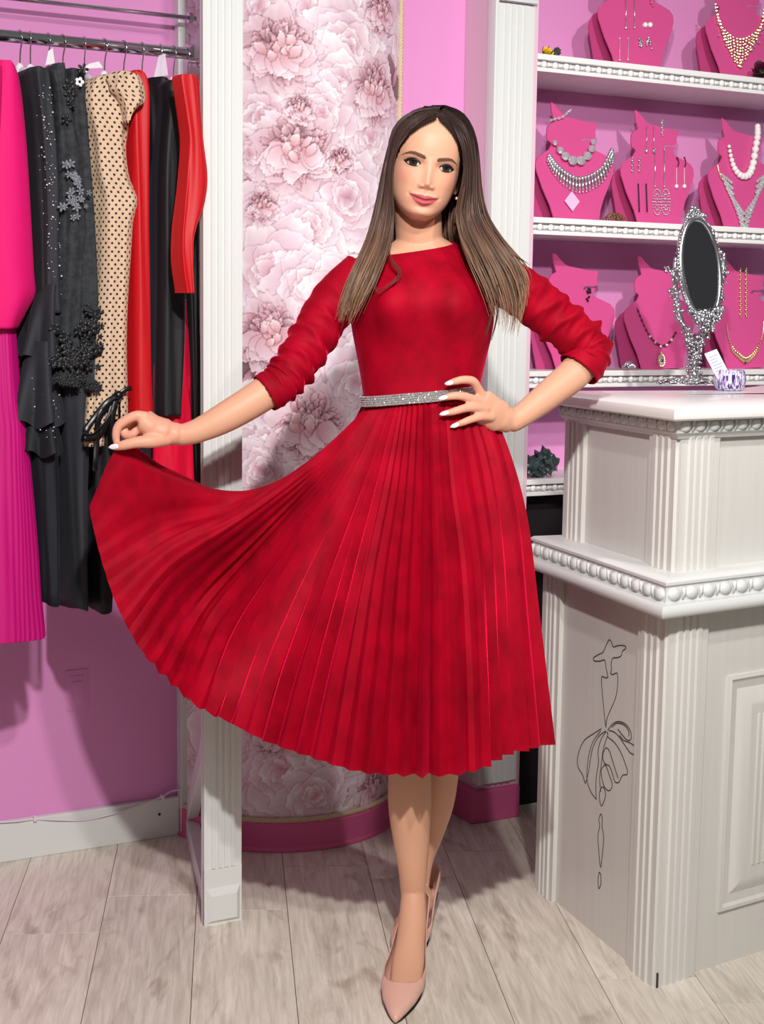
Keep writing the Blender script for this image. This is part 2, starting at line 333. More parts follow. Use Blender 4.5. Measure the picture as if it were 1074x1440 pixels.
# ------------------------------------------------------------------ round column with peony wallpaper
CC = np.array([-0.2565, 3.885, 0.0]); CR = 0.287
M['rope'] = mat('rope_cream', (212, 190, 160), 0.7)
def peony_print(nx, ny, cell, flowers, seed=5):
    # a printed flower pattern: petals laid one over another, in (u, z) cells
    rg = np.random.default_rng(seed)
    img = np.zeros((ny, nx, 3)); img[:] = np.array([196, 160, 176]) / 255
    def petal(bx, by, th, ln, wd, cb, ct, halo=0.35, curl=0.0, tipw=0.75):
        R = max(ln, wd) * 1.25 + 2 * cell
        x0, x1 = int((bx - R) / cell), int((bx + R) / cell) + 1; y0, y1 = int((by - R) / cell), int((by + R) / cell) + 1
        x0, y0 = max(x0, 0), max(y0, 0); x1, y1 = min(x1, nx), min(y1, ny)
        if x1 - x0 < 2 or y1 - y0 < 2: return
        X, Y = np.meshgrid(np.arange(x0, x1) * cell - bx, np.arange(y0, y1) * cell - by)
        c, s_ = math.cos(th), math.sin(th)
        p = (X * c + Y * s_) / ln; q = (-X * s_ + Y * c); q = q - curl * ln * p * p
        ph = rg.uniform(0, 6.28); k1 = rg.uniform(3, 6)
        a = np.clip(p, 0, 1.3)
        pe = a * (1 + 0.06 * np.sin(q / wd * k1 + ph) + 0.035 * np.sin(q / wd * k1 * 2.7 + ph * 2))   # ruffled rim
        h = wd * np.clip(np.sin(math.pi * np.clip(pe, 0, 1) ** tipw), 0, 1) ** 0.62
        e = np.abs(q) / (h + 1e-9)
        ins = (p > 0) & (pe < 1) & (e < 1)
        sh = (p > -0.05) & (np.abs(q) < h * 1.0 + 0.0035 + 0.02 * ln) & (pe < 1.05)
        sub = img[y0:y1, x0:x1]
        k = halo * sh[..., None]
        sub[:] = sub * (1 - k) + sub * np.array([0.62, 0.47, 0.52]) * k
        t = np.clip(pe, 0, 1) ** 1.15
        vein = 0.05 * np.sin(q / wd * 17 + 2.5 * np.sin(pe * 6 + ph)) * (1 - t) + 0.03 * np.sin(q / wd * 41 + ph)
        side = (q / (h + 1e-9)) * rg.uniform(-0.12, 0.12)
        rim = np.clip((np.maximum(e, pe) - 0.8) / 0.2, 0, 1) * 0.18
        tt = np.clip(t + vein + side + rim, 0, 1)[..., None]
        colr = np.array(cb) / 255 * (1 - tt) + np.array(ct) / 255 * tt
        sub[:] = np.where(ins[..., None], colr, sub)
    def pick(a, b):
        t = rg.uniform(); return [a[i] * (1 - t) + b[i] * t for i in range(3)]
    def pale(cx, cy, R):
        off = rg.uniform(0, 6.28)
        n = 8
        for ring, (rr, ll, ww, nn) in enumerate([(0.15, 0.95, 0.42, 8), (0.08, 0.78, 0.40, 6), (0.0, 0.60, 0.36, 5), (-0.05, 0.45, 0.26, 5), (-0.04, 0.30, 0.15, 5)]):
            for j in range(nn):
                th = off + ring * 0.5 + 2 * math.pi * (j + rg.uniform(-0.25, 0.25)) / nn
                petal(cx + rr * R * math.cos(th), cy + rr * R * math.sin(th), th, R * ll * rg.uniform(0.85, 1.15), R * ww * rg.uniform(0.85, 1.15),
                      pick((216, 158, 178), (194, 138, 158)) if ring > 1 else pick((218, 172, 190), (198, 152, 172)), pick((252, 247, 250), (240, 224, 236)), 0.15, rg.uniform(-0.15, 0.15), 0.95)
    def rosy(cx, cy, R):
        off = rg.uniform(0, 6.28)
        for j in range(9):
            th = off + 2 * math.pi * (j + rg.uniform(-0.2, 0.2)) / 9
            petal(cx, cy, th, R * rg.uniform(0.95, 1.12), R * 0.36, (190, 140, 152), pick((244, 228, 237), (232, 204, 216)), 0.25, rg.uniform(-0.1, 0.1), 1.0)
        for ring in range(6):
            rad = R * (0.62 - 0.11 * ring); nn = 17 - 2 * ring
            for j in range(nn):
                th = off + ring + 2 * math.pi * (j + rg.uniform(-0.35, 0.35)) / nn
                ln = R * rg.uniform(0.26, 0.40); wd = R * rg.uniform(0.055, 0.10) * (1 + 0.25 * (ring > 3))
                petal(cx + (rad - 0.2 * R) * math.cos(th), cy + (rad - 0.2 * R) * math.sin(th), th + rg.uniform(-0.5, 0.5), ln, wd,
                      pick((128, 84, 94), (176, 112, 122)) if ring < 3 else pick((196, 124, 132), (214, 150, 158)), pick((240, 206, 216), (222, 176, 190)), 0.45, rg.uniform(-0.3, 0.3), 1.15)
        for row in range(2):
            for j in range(7 - row):
                th = -math.pi / 2 + (j - 3 + 0.5 * row) * 0.52 + rg.uniform(-0.12, 0.12)
                petal(cx + 0.30 * R * math.cos(th) * (1 - row * 0.4), cy - 0.12 * R + 0.14 * R * row, th + rg.uniform(-0.3, 0.3), R * rg.uniform(0.42, 0.62), R * rg.uniform(0.17, 0.26), pick((206, 146, 160), (222, 168, 182)), pick((248, 232, 240), (238, 214, 226)), 0.28, rg.uniform(-0.25, 0.25), 1.0)
        for j in range(9):
            th = math.pi / 2 + rg.uniform(-0.9, 0.9)
            petal(cx + rg.uniform(-0.3, 0.3) * R, cy - rg.uniform(-0.1, 0.25) * R, th, R * rg.uniform(0.22, 0.36), R * rg.uniform(0.07, 0.12), (212, 148, 156), (247, 226, 234), 0.4, rg.uniform(-0.2, 0.2), 1.2)
    def dark(cx, cy, R):
        for j in range(3):
            th = rg.uniform(0, 6.28)
            petal(cx, cy, th, R, R * 0.36, (122, 92, 98), (150, 120, 126), 0.5, 0.1, 0.9)
            petal(cx, cy, th + 0.8, R * 0.8, R * 0.14, (168, 110, 122), (232, 196, 208), 0.4, 0.2, 1.0)
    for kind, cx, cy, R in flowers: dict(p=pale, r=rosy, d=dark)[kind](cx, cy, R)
    return img
COL_FACE = math.atan2(-CC[1], -CC[0])                  # the side that faces the shop
a0, a1 = math.radians(-62), math.radians(96); cell = 0.0022
z0c, z1c = 0.07, 2.16
nxc = int((a1 - a0) * CR / cell) + 1; nyc = int((z1c - z0c) / cell) + 1
fl = []
rg = random.Random(21)
for i in range(10):
    for j in range(7):
        fl.append(('p', (j + 0.5 * (i % 2)) * 0.135 + rg.uniform(-0.03, 0.03), i * 0.22 + rg.uniform(-0.05, 0.05), rg.uniform(0.10, 0.14)))
def arc_at(x, y):                                       # where on the paper a motif sits
    t = max(-1, min(1, (x - 395 + 0.0135 * (y - 100)) / 166)); z = P(x, y, 3.6 + 0.28 * (1 - math.cos(math.asin(t))) )[2]
    return (math.asin(t) - a0) * CR, z - z0c
for k, x, y, R in [('d', 455, 40, .05), ('d', 462, 130, .05), ('d', 460, 170, .08), ('d', 400, 130, .06), ('d', 545, 120, .07), ('d', 360, 262, .06), ('d', 480, 190, .08), ('d', 445, 245, .05), ('d', 390, 640, .05), ('d', 470, 590, .09), ('d', 350, 520, .05), ('d', 345, 130, .05), ('d', 500, 640, .06), ('d', 420, 1100, .05),
                   ('p', 425, 10, .105), ('p', 365, 10, .085), ('p', 480, 70, .12), ('p', 470, 130, .11), ('p', 512, 190, .10), ('p', 365, 165, .10), ('p', 445, 160, .09), ('p', 480, 275, .115), ('p', 380, 300, .11), ('p', 425, 320, .09), ('p', 350, 215, .07),
                   ('p', 375, 380, .12), ('p', 430, 400, .10), ('p', 480, 420, .12), ('p', 490, 540, .12), ('p', 380, 560, .08), ('p', 520, 600, .12), ('p', 360, 660, .08), ('p', 440, 680, .09),
                   ('p', 385, 1085, .13), ('p', 450, 1060, .11), ('p', 430, 1120, .09), ('r', 515, 1115, .075), ('r', 372, 1030, .07),
                   ('r', 388, 72, .105), ('r', 410, 212, .105), ('r', 520, 130, .095), ('r', 528, 15, .07), ('r', 374, 472, .10), ('r', 428, 600, .105), ('r', 365, 290, .045), ('r', 415, 152, .04), ('r', 470, 225, .04)]:
    u_, z_ = arc_at(x, y); fl.append((k, u_, z_, R))
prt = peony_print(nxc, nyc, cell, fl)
ii, jj = np.meshgrid(np.arange(nxc), np.arange(nyc))
ang = COL_FACE + a0 + ii * cell / CR
vx = np.stack([CC[0] + CR * np.cos(ang), CC[1] + CR * np.sin(ang), z0c + jj * cell], -1).reshape(-1, 3)
lincol = np.where(prt <= 0.04045, prt / 12.92, ((prt + 0.055) / 1.055) ** 2.4).reshape(-1, 3)
M['paper'] = mat('peony_wallpaper', (230, 205, 215), 0.55, vcol=True)
me = bpy.data.meshes.new('wallpaper'); nq = (nxc - 1) * (nyc - 1)
me.vertices.add(len(vx)); me.vertices.foreach_set('co', vx.astype(np.float32).ravel())
q0 = (np.arange(nyc - 1)[:, None] * nxc + np.arange(nxc - 1)[None, :]).ravel()
quads = np.stack([q0, q0 + 1, q0 + nxc + 1, q0 + nxc], -1).astype(np.int32)
me.loops.add(nq * 4); me.loops.foreach_set('vertex_index', quads.ravel())
me.polygons.add(nq); me.polygons.foreach_set('loop_start', np.arange(nq, dtype=np.int32) * 4)
me.polygons.foreach_set('use_smooth', np.ones(nq, dtype=bool)); me.update(calc_edges=True)
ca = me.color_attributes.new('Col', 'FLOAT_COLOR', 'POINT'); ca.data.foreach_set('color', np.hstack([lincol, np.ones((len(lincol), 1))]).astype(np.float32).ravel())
me.materials.append(M['paper'])
column = MB().lathe(CC, [(CR - 0.004, 0.0), (CR - 0.004, 2.9)], 64).build('column', M['pale_pink'], smooth=False)
tag(column, 'round column papered with pink and white peonies on a pink plinth', kind='structure')
o = bpy.data.objects.new('wallpaper', me); COL.objects.link(o); par(o, column)
PR = 0.302
o = MB().lathe(CC, [(PR - 0.02, 0.0), (PR + 0.004, 0.001), (PR + 0.004, 0.006), (PR, 0.012), (PR, 0.068), (PR - 0.004, 0.073), (CR - 0.02, 0.073)], 72).build('column_plinth', M['plinth'], column); autosmooth(o, 30)
def rope(path, rad, turns_per_m, name, parent):
    path = np.array(path); seg = np.linalg.norm(np.diff(path, axis=0), axis=1); cum = np.concatenate([[0], np.cumsum(seg)])
    mb = MB()
    for st in range(3):
        pts = []
        n = int(cum[-1] / 0.0035)
        for i in range(n + 1):
            s_ = cum[-1] * i / n; k = min(np.searchsorted(cum, s_, side='right') - 1, len(path) - 2); u_ = (s_ - cum[k]) / seg[k]
            p = path[k] * (1 - u_) + path[k + 1] * u_; t = (path[k + 1] - path[k]) / seg[k]
            h = np.array([0.3, 0.4, 0.86]) if abs(t[2]) < 0.9 else np.array([1.0, 0.2, 0]); b1 = h - t * (h @ t); b1 /= np.linalg.norm(b1); b2 = np.cross(t, b1)
            q = 2 * math.pi * (s_ * turns_per_m + st / 3)
            pts.append(p + (b1 * math.cos(q) + b2 * math.sin(q)) * rad * 0.55)
        mb.tube(pts, rad * 0.56, 5)
    return mb.build(name, M['rope'], parent, smooth=True)
rope([CC + np.array([(CR + 0.008) * math.cos(t), (CR + 0.008) * math.sin(t), 0.078]) for t in np.linspace(COL_FACE + a0, COL_FACE + math.radians(100), 60)], 0.0065, 40, 'rope', column)
ta = COL_FACE + math.radians(76.5)
rope([CC + np.array([(CR + 0.004) * math.cos(ta), (CR + 0.004) * math.sin(ta), z]) for z in (0.085, 2.16)], 0.0065, 40, 'rope', column)
# ------------------------------------------------------------------ wardrobe frame with chrome rail
pO = np.array([-0.366, 3.127, 0.0]); s_p, d_p, _ = sd(pO)
rack = empty('wardrobe_frame', pO, 'white wooden wardrobe frame with fluted front post and chrome clothes rail', 'clothes rack')
mb = MB(); fluted(mb, pO + UP * 0, W, N, 0.0855, 0.125, 2.25, 4, 0.0035, 0.0)
mb.box(pO, W, N, UP, 0.0, 0.0855, -0.016, -0.002, 0.0, 2.25)
o = mb.build('front_post', M['white'], rack); autosmooth(o, 20)
mb = MB()                                             # foot block with chamfered face
mb.box(pO, W, N, UP, 0.0, 0.0855, -0.01, 0.001, 0.0, 0.125)
r1 = [pO + W * x + N * 0.001 + UP * z for x, z in ((0.004, 0.004), (0.0815, 0.004), (0.0815, 0.082), (0.004, 0.082))]
r2 = [pO + W * x + N * 0.009 + UP * z for x, z in ((0.014, 0.012), (0.0715, 0.012), (0.0715, 0.066), (0.014, 0.066))]
mb.add(r1 + r2, [(0, 1, 5, 4), (1, 2, 6, 5), (2, 3, 7, 6), (3, 0, 4, 7), (4, 5, 6, 7)])
mb.build('foot_block', M['white'], rack)
s_st = sd(PZ(249, 1171))[0]
MB().box(WP, W, N, UP, s_st, s_st + 0.05, 0.0, 0.03, 0.0, 2.25, bev=0.002).build('rear_stile', M['white'], rack)
A = wpt(s_st + 0.03, 0.02, 0.0); B = pO + W * 0.03 - N * 0.03
def bar(name, a, b, wv, hv, m_=None, parent=rack):
    a, b = np.array(a), np.array(b); t = b - a; L = np.linalg.norm(t); t /= L
    sx = np.cross(t, UP); sx /= np.linalg.norm(sx); sz = np.cross(sx, t)
    return MB().box(a, t, sx, sz, 0, L, -wv / 2, wv / 2, -hv / 2, hv / 2, bev=0.002).build(name, m_ or M['white'], parent)
bar('bottom_rail', A + UP * 0.025, B + UP * 0.025, 0.03, 0.05)
bar('diagonal_brace', A + UP * 0.05, B + UP * 0.42, 0.026, 0.05)
bar('top_side_bar', A + UP * 1.86, B + UP * 1.86, 0.028, 0.045)
DR, ZR = 0.30, 1.849
rl = [wpt(s_, DR, ZR) for s_ in np.linspace(-0.75, sd(PW(281, 76, DR))[0], 8)]
mb = MB().tube(rl, 0.0125, 18); o = mb.build('clothes_rail', M['chrome'], rack); autosmooth(o)
mb = MB().lathe(rl[-1], [(0.013, -0.03), (0.020, -0.03), (0.020, -0.012), (0.028, -0.008), (0.028, 0.0), (0.001, 0.001)], 20, (N, UP, W)); o = mb.build('rail_flange', M['chrome'], rack); autosmooth(o)
o = MB().tube([wpt(s_, 0.09, 1.965) for s_ in np.linspace(-0.75, s_st + 0.02, 4)], 0.005, 8).build('rear_rail', M['chrome'], rack, smooth=True)
MB().lathe(wpt(s_st + 0.01, 0.09, 1.965), [(0.012, -0.01), (0.012, 0.0), (0.001, 0.001)], 14, (N, UP, W)).build('rail_flange', M['chrome'], rack)

# ------------------------------------------------------------------ hangers
M['hanger'] = mat('hanger_white', (232, 230, 236), 0.35)
def hanger_mesh(parent, o, turn):
    ax = N * math.cos(turn) + W * math.sin(turn)
    h = [o + ax * (0.0165 * math.cos(t)) + UP * (0.0165 * math.sin(t)) for t in np.linspace(math.radians(-40), math.radians(190), 16)]
    h = h[::-1]; 
    low = [o + ax * 0.0145 - UP * 0.011, o - UP * 0.03 + ax * 0.004, o - UP * 0.065]
    mb = MB().tube(crom(h + low[1:], 34), 0.0017, 6); mb.build('hook', M['chrome'], parent, smooth=True)
    b = o - UP * 0.068
    arms = [b + ax * x + UP * (0.0 - 1.9 * abs(x) ** 1.75) for x in np.linspace(-0.115, 0.115, 17)]
    mb = MB().tube(arms, [(0.011, 0.006)] * 17, 8, flat=UP); mb.ball(b + UP * 0.004, (0.010, 0.010, 0.016), 10, 8)
    mb.build('shoulder_bar', M['hanger'], parent, smooth=True)
hang_desc = [('white plastic hanger under the hot pink jacket at the rail', 27), ('second white hanger from the left, in front of the black sequin dress', 42),
             ('white hanger with its neck showing above the black sequin dress', 67), ('white hanger between the sequin dress and the lace dress', 87),
             ('white hanger carrying the black lace dress', 118), ('white hanger at the left shoulder of the polka dot blouse', 146),
             ('white hanger rising behind the puff collar of the polka dot blouse', 173), ('white hanger above the scarlet dress', 199),
             ('white hanger with a clear plastic tag above the black velvet dress', 225), ('white hanger on the right shoulder of the black velvet dress', 243), ('white hanger nearest the rail flange, above the crimson sleeve', 263)]
rail_y = lambda x: 57.5 + (76 - 51) / 283 * x - 1
for k, (lab, x) in enumerate(hang_desc):
    p = PW(x, 52 + 0.0883 * x, DR); s_ = sd(p)[0]
    p = wpt(s_, DR, ZR - 0.0028)
    e = empty('clothes_hanger', p, lab, 'hanger', 'white hangers on the chrome rail')
    hanger_mesh(e, p, [0.1, -0.15, 0.05, 0.2, -0.1, 0.12, 0.15, 0.0, -0.1, 0.1, 0.0][k])
# clear tag and a lilac one
M['clear'] = mat('clear_film', (238, 234, 244), 0.25, alpha=0.55)
for nm, px, py, w_, h_, lab in (('plastic_tag', 226, 92, 0.032, 0.05, 'clear plastic tag slipped over the hanger by the black velvet dress'), ('plastic_tag', 70, 80, 0.02, 0.035, 'white paper tag standing on the hanger over the sequin dress'), ('plastic_tag', 130, 92, 0.045, 0.018, 'white paper tag lying on the hanger beside the polka dot blouse')):
    p = PW(px, py, 0.36)
    mb = MB().prism([(-w_ / 2, -h_ / 2), (w_ / 2, -h_ / 2 + 0.006), (w_ * 0.3, h_ / 2), (-w_ * 0.15, h_ / 2 - 0.006)], p, W, UP, N, 0.0012)
    tag(mb.build(nm, M['clear'] if px == 226 else M['hanger']), lab, 'tag')

# ------------------------------------------------------------------ garments on the rail
M['hotpink'] = mat('hot_pink_crepe', (226, 0, 112), 0.75, sheen=0.2, bump=0.15, bscale=900)
M['magenta'] = mat('magenta_chiffon', (196, 0, 118), 0.6, sheen=0.3)
M['black'] = mat('black_crepe', (26, 28, 34), 0.75, sheen=0.15, sheen_tint=(120, 120, 130))
M['charcoal'] = mat('charcoal_crepe', (40, 42, 49), 0.75, sheen=0.15, sheen_tint=(120, 120, 130))
M['navy'] = mat('navy_velvet', (14, 17, 28), 0.7, sheen=0.3, sheen_tint=(90, 95, 120))
M['blackvel'] = mat('black_velvet', (9, 10, 15), 0.6, sheen=0.35, sheen_tint=(110, 110, 130))
M['lace'] = mat('black_lace', (34, 37, 42), 0.8, bump=0.9, bscale=240, var=((58, 62, 68), (70, 70, 90), 0.8))
M['scarlet'] = mat('scarlet_velvet', (194, 4, 20), 0.55, sheen=0.5, sheen_tint=(255, 60, 60))
M['satin'] = mat('crimson_satin', (216, 4, 52), 0.35, sheen=0.4, sheen_tint=(255, 60, 110))
M['bowblack'] = mat('black_ribbon', (16, 17, 20), 0.3)
M['sequin'] = mat('sequins', (245, 246, 250), 0.25, 0.15)
M['pearlgrey'] = mat('applique_grey', (120, 126, 134), 0.4, sheen=0.3, sheen_tint=(230, 230, 240))
M['embro'] = mat('applique_black', (24, 26, 30), 0.45, sheen=0.3, sheen_tint=(140, 150, 150))
def polka_mat():
    mt = mat('polka_chiffon', (212, 182, 154), 0.7, sheen=0.2, sheen_tint=(255, 235, 215)); nt = mt.node_tree; L = nt.links.new
    uv = nt.nodes.new('ShaderNodeUVMap'); uv.uv_map = 'UVMap'
    sp = nt.nodes.new('ShaderNodeSeparateXYZ'); L(uv.outputs[0], sp.inputs[0])
    def mth(op, a, b=None):
        n_ = nt.nodes.new('ShaderNodeMath'); n_.operation = op
        for i, v in enumerate((a, b)):
            if v is None: continue
            if isinstance(v, (int, float)): n_.inputs[i].default_value = v
            else: L(v, n_.inputs[i])
        return n_.outputs[0]
    u_ = mth('MULTIPLY', sp.outputs[0], 1 / 0.0145); v_ = mth('MULTIPLY', sp.outputs[1], 1 / 0.0085)
    row = mth('FLOOR', v_); off = mth('MULTIPLY', mth('MODULO', row, 2.0), 0.5)
    fu = mth('SUBTRACT', mth('FRACT', mth('ADD', u_, off)), 0.5); fv = mth('SUBTRACT', mth('FRACT', v_), 0.5)
    d2 = mth('ADD', mth('POWER', mth('MULTIPLY', fu, 0.0145), 2), mth('POWER', mth('MULTIPLY', fv, 0.0085), 2))
    dot = mth('LESS_THAN', d2, 0.0026 ** 2)
    mx = nt.nodes.new('ShaderNodeMix'); mx.data_type = 'RGBA'; L(dot, mx.inputs[0])
    mx.inputs[6].default_value = (*lin((212, 182, 154)), 1); mx.inputs[7].default_value = (*lin((38, 26, 26)), 1)
    L(mx.outputs[2], nt.nodes['Principled BSDF'].inputs['Base Color'])
    return mt
M['polka'] = polka_mat()
def cloth(name, mt, parent, rows, near=0.47, h=0.05, n=48, folds=3, amp=0.10, phase=0.0, sub=6, hemwave=0.0, pleats=0, uv=False, crease=0.0, seed=0):
    # rows: (y, left x, right x[, depth behind the near face]) -> a hanging piece of cloth, lofted, with folds running down it
    rg = np.random.default_rng(seed + 3)
    R = []
    for r_ in rows:
        y, xl, xr = r_[:3]; hh = r_[3] if len(r_) > 3 else h
        a_, b_ = sd(PW(xl, y, near)), sd(PW(xr, y, near))
        R.append(((a_[0] + b_[0]) / 2, (b_[0] - a_[0]) / 2, (a_[2] + b_[2]) / 2, hh))
    R = crom(R, (len(R) - 1) * sub + 1)
    rings = []; k = len(R)
    ph = [phase + rg.uniform(0, 6.28) for _ in range(4)]
    for i, (s_, t_, z_, hh) in enumerate(R):
        f = i / (k - 1); ring = []
        for j in range(n):
            q = 2 * math.pi * j / n
            c_, s2 = math.cos(q), math.sin(q)
            hf = 0.0042 * math.sin(6 * q + ph[3] + 2.2 * math.sin(f * 3.1 + ph[1])) * (0.4 + 0.6 * math.sin(f * 4 + q * 2 + ph[0]) ** 2) + 0.0012 * math.sin(13 * q + 9 * f + ph[2]) * math.sin(f * 7 + q + ph[1])
            x = t_ * math.copysign(abs(c_) ** 0.75, c_); d = near - hh + hh * math.copysign(abs(s2) ** 0.75, s2)
            wv = 1 + 1.5 * amp * math.sin(folds * q + ph[0] + 1.3 * f) * (0.35 + 0.65 * f) + 0.9 * amp * math.sin((2 * folds + 1) * q + ph[1] - 2 * f)
            if pleats: wv += 0.06 * (abs(((q * pleats / (2 * math.pi)) % 1) * 2 - 1) * 2 - 1)
            if crease: wv += crease * math.sin(f * 26 + 3.0 * math.sin(q + ph[2]) + ph[3]) * (0.5 + 0.5 * math.sin(f * 9 + 2 * q))
            z = z_ + (hemwave * math.sin(2 * q + ph[2]) * max(0, (f - 0.8) / 0.2) if hemwave else 0)
            ring.append(WP + W * (s_ + x * wv) + N * (near - hh + (d - near + hh) * (0.85 + 0.15 * wv) + hf) + UP * z)
        rings.append(ring)
    mb = MB().loft(rings, True)
    o = mb.build(name, mt, parent, smooth=True)
    if uv:
        l = o.data.uv_layers.new(name='UVMap'); co = o.data.vertices; cum = np.zeros((k, n))
        for i in range(k):
            for j in range(1, n): cum[i, j] = cum[i, j - 1] + np.linalg.norm(np.array(rings[i][j]) - np.array(rings[i][j - 1]))
        for pl_ in o.data.polygons:
            js = [o.data.loops[li].vertex_index % n for li in pl_.loop_indices]; wrap = (0 in js) and (n - 1 in js)
            for li in pl_.loop_indices:
                vi = o.data.loops[li].vertex_index; i, j = vi // n, vi % n
                u_ = cum[i, j] - cum[i, n // 2] if not (wrap and j == 0) else cum[i, n - 1] + 0.005 - cum[i, n // 2]
                l.data[li].uv = (u_ + 3, R[i][2])
    return o
def frill(name, mt, parent, top, bot, near, h, waves=6, amp=0.012, n=64):
    # a flounce: from a top line (y, xl, xr) to a wavy hem (y, xl, xr)
    rings = []; 
    for i in range(7):
        f = i / 6; y = top[0] + (bot[0] - top[0]) * f; xl = top[1] + (bot[1] - top[1]) * f ** 0.8; xr = top[2] + (bot[2] - top[2]) * f ** 0.8
        a_, b_ = sd(PW(xl, y, near)), sd(PW(xr, y, near)); ring = []
        for j in range(n):
            q = 2 * math.pi * j / n; rr = 1 + amp / 0.03 * f * math.sin(waves * q + i * 0.15)
            s_ = (a_[0] + b_[0]) / 2 + (b_[0] - a_[0]) / 2 * math.cos(q) * rr; d = near - h + h * math.sin(q) * rr
            ring.append(WP + W * s_ + N * d + UP * ((a_[2] + b_[2]) / 2 + (b_[2] - a_[2]) / 2 * math.cos(q) + amp * 0.8 * f * math.cos(waves * q)))
        rings.append(ring)
    return MB().loft(rings, False).build(name, mt, parent, smooth=True)
def gar(name, x, y, lab, cat='dress'): return empty(name, PW(x, y, 0.4), lab, cat, 'clothes hanging on the chrome rail')

# hot pink jacket and its pleated skirt
g = gar('pleated_dress', 20, 90, 'hot pink dress with long jacket and pleated magenta skirt, first on the rail')
cloth('jacket', M['hotpink'], g, [(84, -6, 24), (92, -12, 32), (120, -20, 40), (200, -34, 50), (300, -40, 57), (380, -40, 61), (412, -44, 62), (440, -50, 48), (462, -50, 36)], near=0.50, h=0.11, folds=2, amp=0.04, seed=1)
cloth('jacket_front', M['hotpink'], g, [(90, -30, 8), (130, -40, 8), (250, -60, 4), (380, -60, 2), (440, -60, 0)], near=0.53, h=0.05, folds=2, amp=0.05, seed=9)
cloth('skirt', M['magenta'], g, [(440, -40, 30), (560, -40, 40), (600, -40, 47), (660, -44, 52), (760, -50, 60), (840, -54, 65), (896, -58, 70), (905, -58, 70)], near=0.47, h=0.12, n=192, folds=3, amp=0.05, pleats=48, hemwave=0.004, seed=2)
# black sequin dress with flounced cuff
g = gar('sequin_dress', 62, 95, 'black dress strewn with tiny sequins and with tiered flounces, second on the rail')
b1 = cloth('sleeve', M['charcoal'], g, [(93, 46, 66), (98, 42, 74), (120, 46, 77), (200, 56, 84), (280, 61, 88), (350, 62, 88), (410, 63, 90), (440, 66, 92)], near=0.47, h=0.06, folds=3, amp=0.07, seed=3)
cloth('bodice', M['black'], g, [(100, 36, 60), (130, 40, 66), (240, 46, 74), (380, 50, 76), (560, 40, 80)], near=0.45, h=0.10, folds=3, amp=0.06, seed=4)
frill('flounce', M['charcoal'], g, (400, 64, 88), (505, 40, 92), 0.475, 0.06, 5, 0.010)
frill('flounce', M['charcoal'], g, (480, 50, 84), (598, 30, 92), 0.48, 0.065, 5, 0.012)
frill('flounce', M['black'], g, (560, 50, 84), (640, 44, 92), 0.472, 0.065, 5, 0.010)
cloth('skirt', M['navy'], g, [(560, 44, 86), (640, 50, 90), (740, 56, 90), (850, 62, 90)], near=0.45, h=0.10, folds=4, amp=0.08, hemwave=0.006, seed=5)
sq = MB(); rg = np.random.default_rng(8); n_sq = 0
def on_px(x, y, near): return PW(x, y, near)
for i in range(120):
    y = rg.uniform(115, 430); c_ = 0.5 * (44 + 66) + (y - 115) * 0.075; x = c_ + rg.normal(0, 9) + 8
    if not (60 < y < 430) or x < 46 + (y - 95) * 0.06 or x > 72 + (y - 95) * 0.055: continue
    sq.ball(PW(x, y, 0.4725), float(rg.choice([0.0008, 0.0011, 0.0018], p=[0.5, 0.35, 0.15])), 5, 4)
for i in range(26):
    sq.ball(PW(rg.uniform(45, 88), rg.uniform(520, 625), 0.483), float(rg.choice([0.0009, 0.0014])), 5, 4)
tag(sq.build('sequins', M['sequin'], g), kind='stuff')
# black lace dress
g = gar('lace_dress', 110, 98, 'black lace dress with flower appliques and scalloped cuffs, left of the polka dot blouse')
cloth('sleeve', M['lace'], g, [(88, 80, 94), (98, 74, 97), (130, 80, 100), (220, 86, 120), (310, 88, 126), (400, 86, 120), (480, 80, 118), (535, 80, 118), (545, 82, 114)], near=0.475, h=0.05, folds=3, amp=0.08, crease=0.02, seed=6)
cloth('bodice', M['lace'], g, [(96, 96, 118), (104, 92, 124), (180, 98, 130), (280, 104, 138), (400, 110, 146), (470, 112, 148), (552, 116, 152)], near=0.46, h=0.06, folds=3, amp=0.07, crease=0.015, seed=7)
cloth('skirt', M['charcoal'], g, [(500, 84, 140), (600, 96, 134), (700, 102, 130), (780, 106, 130), (860, 108, 131)], near=0.45, h=0.08, folds=3, amp=0.08, hemwave=0.006, seed=8)
def applique(name, mt, x, y, near, cnt, spread, size, sd_):
    rg = np.random.default_rng(sd_); mb = MB()
    for i in range(cnt):
        cx, cy = x + rg.normal(0, spread[0]), y + rg.normal(0, spread[1]); c_ = PW(cx, cy, near)
        k5 = 5; off = rg.uniform(0, 6.28); sz = size * rg.uniform(0.6, 1.2)
        for j in range(k5):
            t = off + j * 2 * math.pi / k5
            dv = W * math.cos(t) + UP * math.sin(t); sv = np.cross(N, dv)
            mb.ball(c_ + dv * sz * 0.62 + N * 0.002, (sz * 0.5, sz * 0.3, 0.0016), 6, 4, (dv, sv, N))
        mb.ball(c_ + N * 0.003, sz * 0.22, 6, 4)
    return mb.build(name, mt, g, smooth=True)
applique('flower_applique', M['pearlgrey'], 106, 265, 0.482, 30, (8, 22), 0.008, 2)
applique('flower_applique', M['embro'], 100, 128, 0.478, 8, (8, 12), 0.012, 3)
applique('flower_applique', M['embro'], 104, 492, 0.484, 34, (16, 16), 0.013, 4)
applique('flower_applique', M['embro'], 132, 470, 0.47, 26, (8, 28), 0.010, 5)
applique('scalloped_edge', M['embro'], 98, 534, 0.484, 24, (12, 4), 0.008, 6)
applique('scalloped_edge', M['embro'], 136, 545, 0.47, 16, (8, 5), 0.008, 7)
mb = MB()
